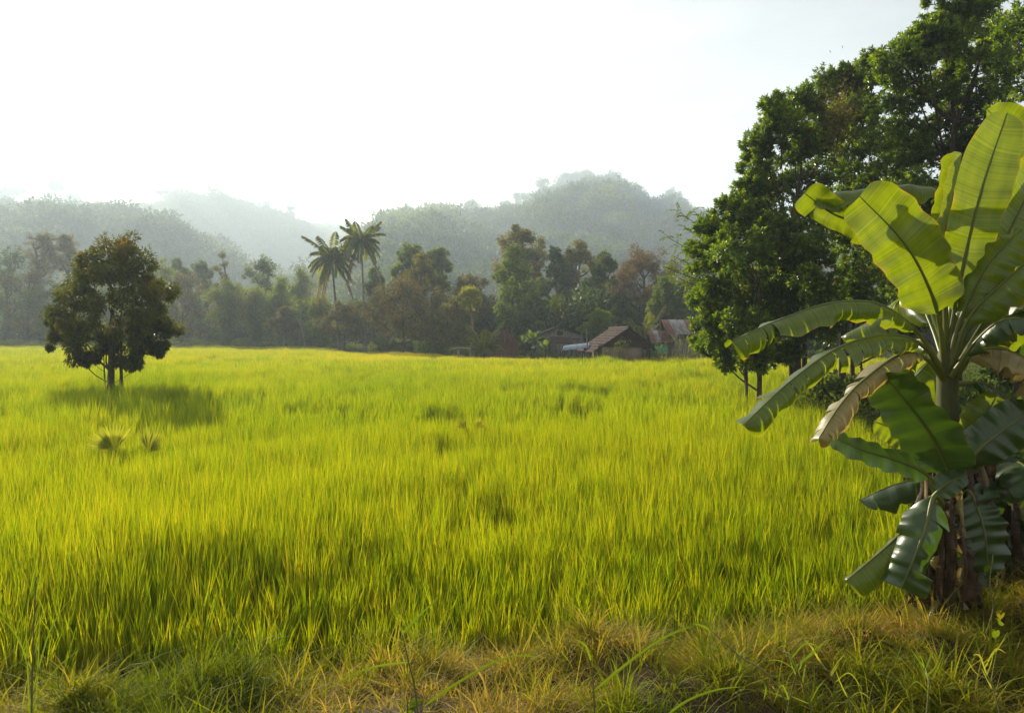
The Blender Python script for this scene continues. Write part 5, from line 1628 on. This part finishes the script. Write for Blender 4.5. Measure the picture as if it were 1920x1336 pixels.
for k, (pts) in enumerate([[(1960, 900, 0), (1900, 850, -.3), (1850, 900, -.5), (1830, 980, -.6)], [(1970, 950, 0), (1920, 930, -.4), (1890, 1000, -.6), (1880, 1090, -.65)], [(1960, 820, 0), (1910, 770, -.3), (1860, 800, -.4), (1835, 860, -.45)]]):
    banana_leaf(ban2, [P(x, y, YC + d) - b2 for x, y, d in pts], 0.15, 0.24, M['bananadark'], up=(-0.3, -0.6, 0.7), fold=0.5, seed=840 + k, tip=0.7, tears=3)

# low plant added between the two to darken the shaded base
YD = 7.1
b3 = np.array((PX(1885, YD), YD, float(zg(PX(1885, YD), YD))))
ban3 = thing('banana_plant', 'low dark banana plant added to deepen the shade between the two taller ones', 'banana plant', b3)
g = Geo()
tube(g, catmull(np.array([(0, 0, -.1), (0.02, 0, 0.6), (-0.03, 0, 1.2), (-0.03, 0, 1.5)]), 14), np.linspace(0.11, 0.05, 14), 10)
link('pseudostem', g.mesh('pseudostem', M['pseudostem'], True, np.zeros((g.n, 2))), ban3)
rg = np.random.default_rng(805)
for k in range(10):
    a = k * 2.4 + 3.4; L_ = rg.uniform(1.0, 1.5); el = 1.25 - 1.3 * k / 10
    d = np.array((math.cos(a), math.sin(a), 0)); o0 = np.array((-0.03, 0, 1.4 - 0.05 * k))
    pth = [o0 + d * L_ * u * math.cos(el * (1 - u * .4)) + np.array((0, 0, L_ * (math.sin(el) * u * 1.2 - 0.7 * u * u))) for u in (0, .25, .5, .75, 1)]
    banana_leaf(ban3, pth, 0.2, rg.uniform(.2, .26), M['bananadark'], fold=0.45 + 0.3 * k / 10, seed=880 + k, tip=0.65, tears=0 if k < 4 else 4)

# dead leaves hanging round both stems
rg = np.random.default_rng(850)
for root, org, c, zt, nn_ in ((ban, BO, np.array((0, 0, 0.0)), 1.6, 26), (ban2, b2, np.array((0, 0, 0.0)), 2.2, 16), (suk, SO, np.array((0.05, 0.05, 0)), 1.15, 16), (ban3, b3, np.array((0, 0, 0.0)), 1.3, 26)):
    for k in range(nn_):
        a = rg.uniform(0, 6.28); z0 = zt * rg.uniform(0.45, 1.0); L_ = rg.uniform(0.7, 1.4)
        d = np.array((math.cos(a), math.sin(a), 0))
        s0 = c + d * 0.08 + np.array((0, 0, z0))
        dn = min(L_, z0 - 0.03)
        pth = [s0, s0 + d * rg.uniform(.05, .2) + (0, 0, .03), s0 + d * rg.uniform(.08, .30) + (0, 0, -dn * .45), s0 + d * rg.uniform(.03, .28) + (rg.normal(0, .04), rg.normal(0, .04), -dn)]
        banana_leaf(root, pth, 0.12, rg.uniform(.03, .085), M['bananadead'] if k % 4 else M['bananadry'], up=d + (rg.normal(0, .5), rg.normal(0, .5), .3), fold=rg.uniform(.2, 1.1), seed=860 + k, tip=.5, tears=4, wave=0.16, rib=.004, name='dead_leaf', n=34)

# far bananas by the huts
def far_banana(px, Yd, h, L_, label, seed, nl=9, mat='bananafar'):
    rg = np.random.default_rng(seed)
    root = thing('banana_plant', label, 'banana plant', (PX(px, Yd), Yd, 0))
    g = Geo(); tube(g, [(0, 0, -.1), (0, 0, h * .5), (0, 0, h)], [.14, .11, .07], 8)
    link('pseudostem', g.mesh('pseudostem', M['pseudostem'], True, np.zeros((g.n, 2))), root)
    for k in range(nl):
        a = k * 2.4 + seed; el = 1.35 - 0.9 * k / nl
        d = np.array((math.cos(a), math.sin(a), 0)); o0 = np.array((0, 0, h))
        pth = [o0 + d * L_ * u * math.cos(el) + np.array((0, 0, L_ * (math.sin(el) * u * 1.2 - 0.6 * u * u))) for u in (0, .25, .5, .75, 1)]
        banana_leaf(root, pth, 0.2, .28, M[mat], fold=.4, seed=seed * 10 + k, tip=.65, n=16)


far_banana(1000, 76, 2.0, 2.3, 'big dark banana plant beside the wooden hut', 871)
far_banana(1022, 73, 1.3, 1.8, 'smaller paler banana plant before the wooden hut', 872)
far_banana(1170, 74, 2.3, 2.0, 'banana plant with bright upright leaves above the thatched ridge', 873, nl=6)
far_banana(1288, 76, 2.9, 1.7, 'banana leaves showing over the tin roof', 874, nl=6)
far_banana(985, 80, 1.7, 2.0, 'banana plant crowded against the reed shed', 875)


# ------------------------------------------------------------------ single plants in the foreground
def strip(g, path, wd, nref=(0, -1, 0.4), n=24, a=0.6, fold=0.25):
    p = catmull(path, n); t = unit(np.gradient(p, axis=0)); s = unit(np.cross(t, np.asarray(nref, float))); nn = np.cross(s, t)
    u = np.linspace(0, 1, n)
    wv = (wd / 2 * np.clip(u / .08, .35, 1) * (1 - u ** 3))[:, None]
    V = np.vstack([p - s * wv + nn * wv * fold, p, p + s * wv + nn * wv * fold])
    i = np.arange(n - 1)
    g.add(V, np.vstack([np.stack([i, i + 1, n + i + 1, n + i], -1), np.stack([n + i, n + i + 1, 2 * n + i + 1, 2 * n + i], -1)]), a)


def big_grass(label, stalk, blades, seed, mat='bright'):
    """stalk and blades as (px, row, depth) lists"""
    b = P(*stalk[0]); b[2] = float(zg(b[0], b[1]))
    root = thing('tall_grass', label, 'grass', b)
    g = Geo()
    pts = [b - (0, 0, .03)] + [P(*q) for q in stalk[1:]]
    tube(g, catmull(np.array(pts) - b, 16), np.linspace(.006, .003, 16), 6)
    link('stalk', g.mesh('stalk', M['culm'], True), root)
    for (pts, wd) in blades:
        g = Geo(); strip(g, np.array([P(*q) for q in pts]) - b, wd)
        link('blade', g.mesh('blade', M[mat], True), root)


big_grass('tall grass stalk with two long arching blades above the dark ditch', [(800, 1420, 4.1), (782, 1320, 4.05), (766, 1240, 4.0), (754, 1188, 4.0)],
          [([(755, 1188, 4.0), (785, 1155, 4.0), (832, 1110, 4.0)], .014), ([(792, 1325, 4.05), (860, 1278, 4.0), (950, 1232, 3.95), (1030, 1232, 3.95)], .014), ([(768, 1240, 4.0), (700, 1250, 3.9), (640, 1275, 3.9), (572, 1318, 3.9)], .011)], 1)
big_grass('tall grass stalk with one straight slanting blade', [(1118, 1420, 4.1), (1114, 1320, 4.0), (1108, 1240, 4.0)],
          [([(1112, 1296, 4.0), (1180, 1240, 3.95), (1245, 1195, 3.9), (1312, 1168, 3.9)], .015), ([(1108, 1238, 4.0), (1098, 1210, 4.0), (1078, 1196, 4.0)], .012)], 2)
big_grass('leaning dry grass stem crossing before the bund', [(1560, 1420, 4.3), (1460, 1290, 4.25), (1385, 1228, 4.25), (1330, 1178, 4.25)],
          [([(1340, 1186, 4.25), (1315, 1172, 4.25), (1296, 1168, 4.25)], .014), ([(1380, 1225, 4.25), (1388, 1245, 4.2), (1386, 1262, 4.2)], .014), ([(1430, 1270, 4.25), (1436, 1290, 4.2), (1432, 1312, 4.2)], .013)], 3)
big_grass('grass stalk whose long blade bends out low over the ditch', [(1240, 1440, 4.0), (1245, 1380, 3.95), (1250, 1345, 3.9)],
          [([(1250, 1340, 3.9), (1290, 1312, 3.85), (1345, 1292, 3.8), (1400, 1286, 3.8)], .012)], 4)
big_grass('dark slim sedge stalks rising tallest from the bank end', [(58, 1420, 4.4), (60, 1280, 4.4), (64, 1160, 4.4), (68, 1080, 4.4)],
          [([(58, 1380, 4.4), (52, 1250, 4.4), (48, 1140, 4.4)], .010), ([(60, 1300, 4.4), (95, 1180, 4.35), (140, 1110, 4.3)], .010), ([(62, 1260, 4.4), (30, 1190, 4.4), (-4, 1150, 4.4)], .010), ([(60, 1330, 4.4), (100, 1260, 4.3), (150, 1215, 4.3)], .010), ([(66, 1360, 4.4), (72, 1240, 4.4), (76, 1100, 4.4)], .009)], 5, 'mid')
rg = np.random.default_rng(900)
for k, (px, py, Yd) in enumerate([(1545, 1345, 4.4), (1600, 1330, 4.7), (1722, 1320, 4.6), (1895, 1340, 4.6), (1455, 1345, 4.4)]):
    st = [(px, 1420, Yd), (px + rg.uniform(-25, 25), py - 20, Yd), (px + rg.uniform(-70, 70), py - rg.uniform(50, 120), Yd + rg.uniform(-.2, .2))]
    bls = []
    for j in range(7):
        f = rg.uniform(.0, 1); sx = st[1][0] * (1 - f) + st[2][0] * f; sy = st[1][1] * (1 - f) + st[2][1] * f
        dx = rg.choice([-1, 1]) * rg.uniform(15, 70)
        bls.append(([(sx, sy, Yd), (sx + dx * .5, sy - rg.uniform(10, 40), Yd + rg.uniform(-.1, .1)), (sx + dx, sy - rg.uniform(-15, 75), Yd + rg.uniform(-.15, .15))], rg.uniform(.005, .011)))
    big_grass('leafy grass stem among the weeds below the banana plants', st, bls, 910 + k, 'fan' if k % 2 else 'mid')
for o in [o for o in COL.objects if o.get('label') == 'leafy grass stem among the weeds below the banana plants']:
    o['group'] = 'leafy grass stems below the banana plants'

# compound-leaved seedling at the ditch
b = P(752, 1345, 4.2); b[2] = float(zg(b[0], b[1]))
root = thing('seedling', 'small seedling with fresh paired green leaflets at the ditch', 'seedling', b)
g = Geo(); top = P(765, 1308, 4.1) - b
tube(g, catmull([(0, 0, -.02), top * .5, top], 6), .004, 5); link('stalk', g.mesh('stalk', M['culm'], True), root)
for k in range(7):
    g = Geo(); a = -1.2 + 0.4 * k
    d = np.array((math.sin(a), -.25, math.cos(a) * .5 + .1))
    leaves(g, np.array([top * (0.6 + .06 * k)]), np.array([d]), 0.10, 0.04, rg, .15, np.array([(0, -.8, .6)]))
    link('leaflet', g.mesh('leaflet', M['bright']), root)

# heart-leaved vine on the banana foot
b = P(1858, 1255, 5.7); b[2] = float(zg(b[0], b[1]))
root = thing('climbing_vine', 'thin vine with bright heart-shaped leaves climbing in the banana shade', 'vine', b)
pts = np.array([P(1858, 1250, 5.7), P(1850, 1190, 5.65), P(1862, 1140, 5.65), P(1856, 1090, 5.7), P(1862, 1040, 5.75)]) - b
pts[0, 2] = 0
q = catmull(pts, 24); g = Geo(); tube(g, q, .004, 5); link('stem', g.mesh('stem', M['culm'], True), root)
hv = np.array([(0, 0), (.35, -.18), (.5, .1), (.42, .45), (0, 1.0), (-.42, .45), (-.5, .1), (-.35, -.18)])
for k in range(13):
    c = q[1 + int(k * 1.7)]; a = rg.uniform(-1.2, 1.2); s = rg.uniform(.05, .08)
    ca, sa = math.cos(a), math.sin(a)
    off = np.array((rg.choice([-1, 1]) * .04, -.03, 0))
    V = np.array([c + off + np.array((ca * x - sa * -y, 0.25 * y + .1 * abs(x), -(sa * x) - ca * y)) * s for x, y in hv])
    g = Geo(); g.add(V, [(0, 1, 2), (0, 2, 3), (0, 3, 4), (0, 4, 5), (0, 5, 6), (0, 6, 7)], rg.uniform(.4, .9)); link('leaf', g.mesh('leaf', M['bright']), root)

# ------------------------------------------------------------------ haze
g = Geo()
box(g, (0, 1450, 179.0), (3400, 1650, 181.5))
hz = link('haze', g.mesh('haze', None))
m, t = new_mat('haze')
pv = t.nodes.new('ShaderNodeVolumePrincipled')
pv.inputs['Color'].default_value = (0.70, 0.84, 1.0, 1)
pv.inputs['Density'].default_value = HAZE_DENSITY
pv.inputs['Density Attribute'].default_value = ''
pv.inputs['Anisotropy'].default_value = 0.35
om = t.nodes.new('ShaderNodeOutputMaterial')
t.links.new(pv.outputs[0], om.inputs['Volume'])
m.cycles.homogeneous_volume = True
hz.data.materials.append(m)
tag(hz, 'pale morning haze over the field and hills', kind='stuff')
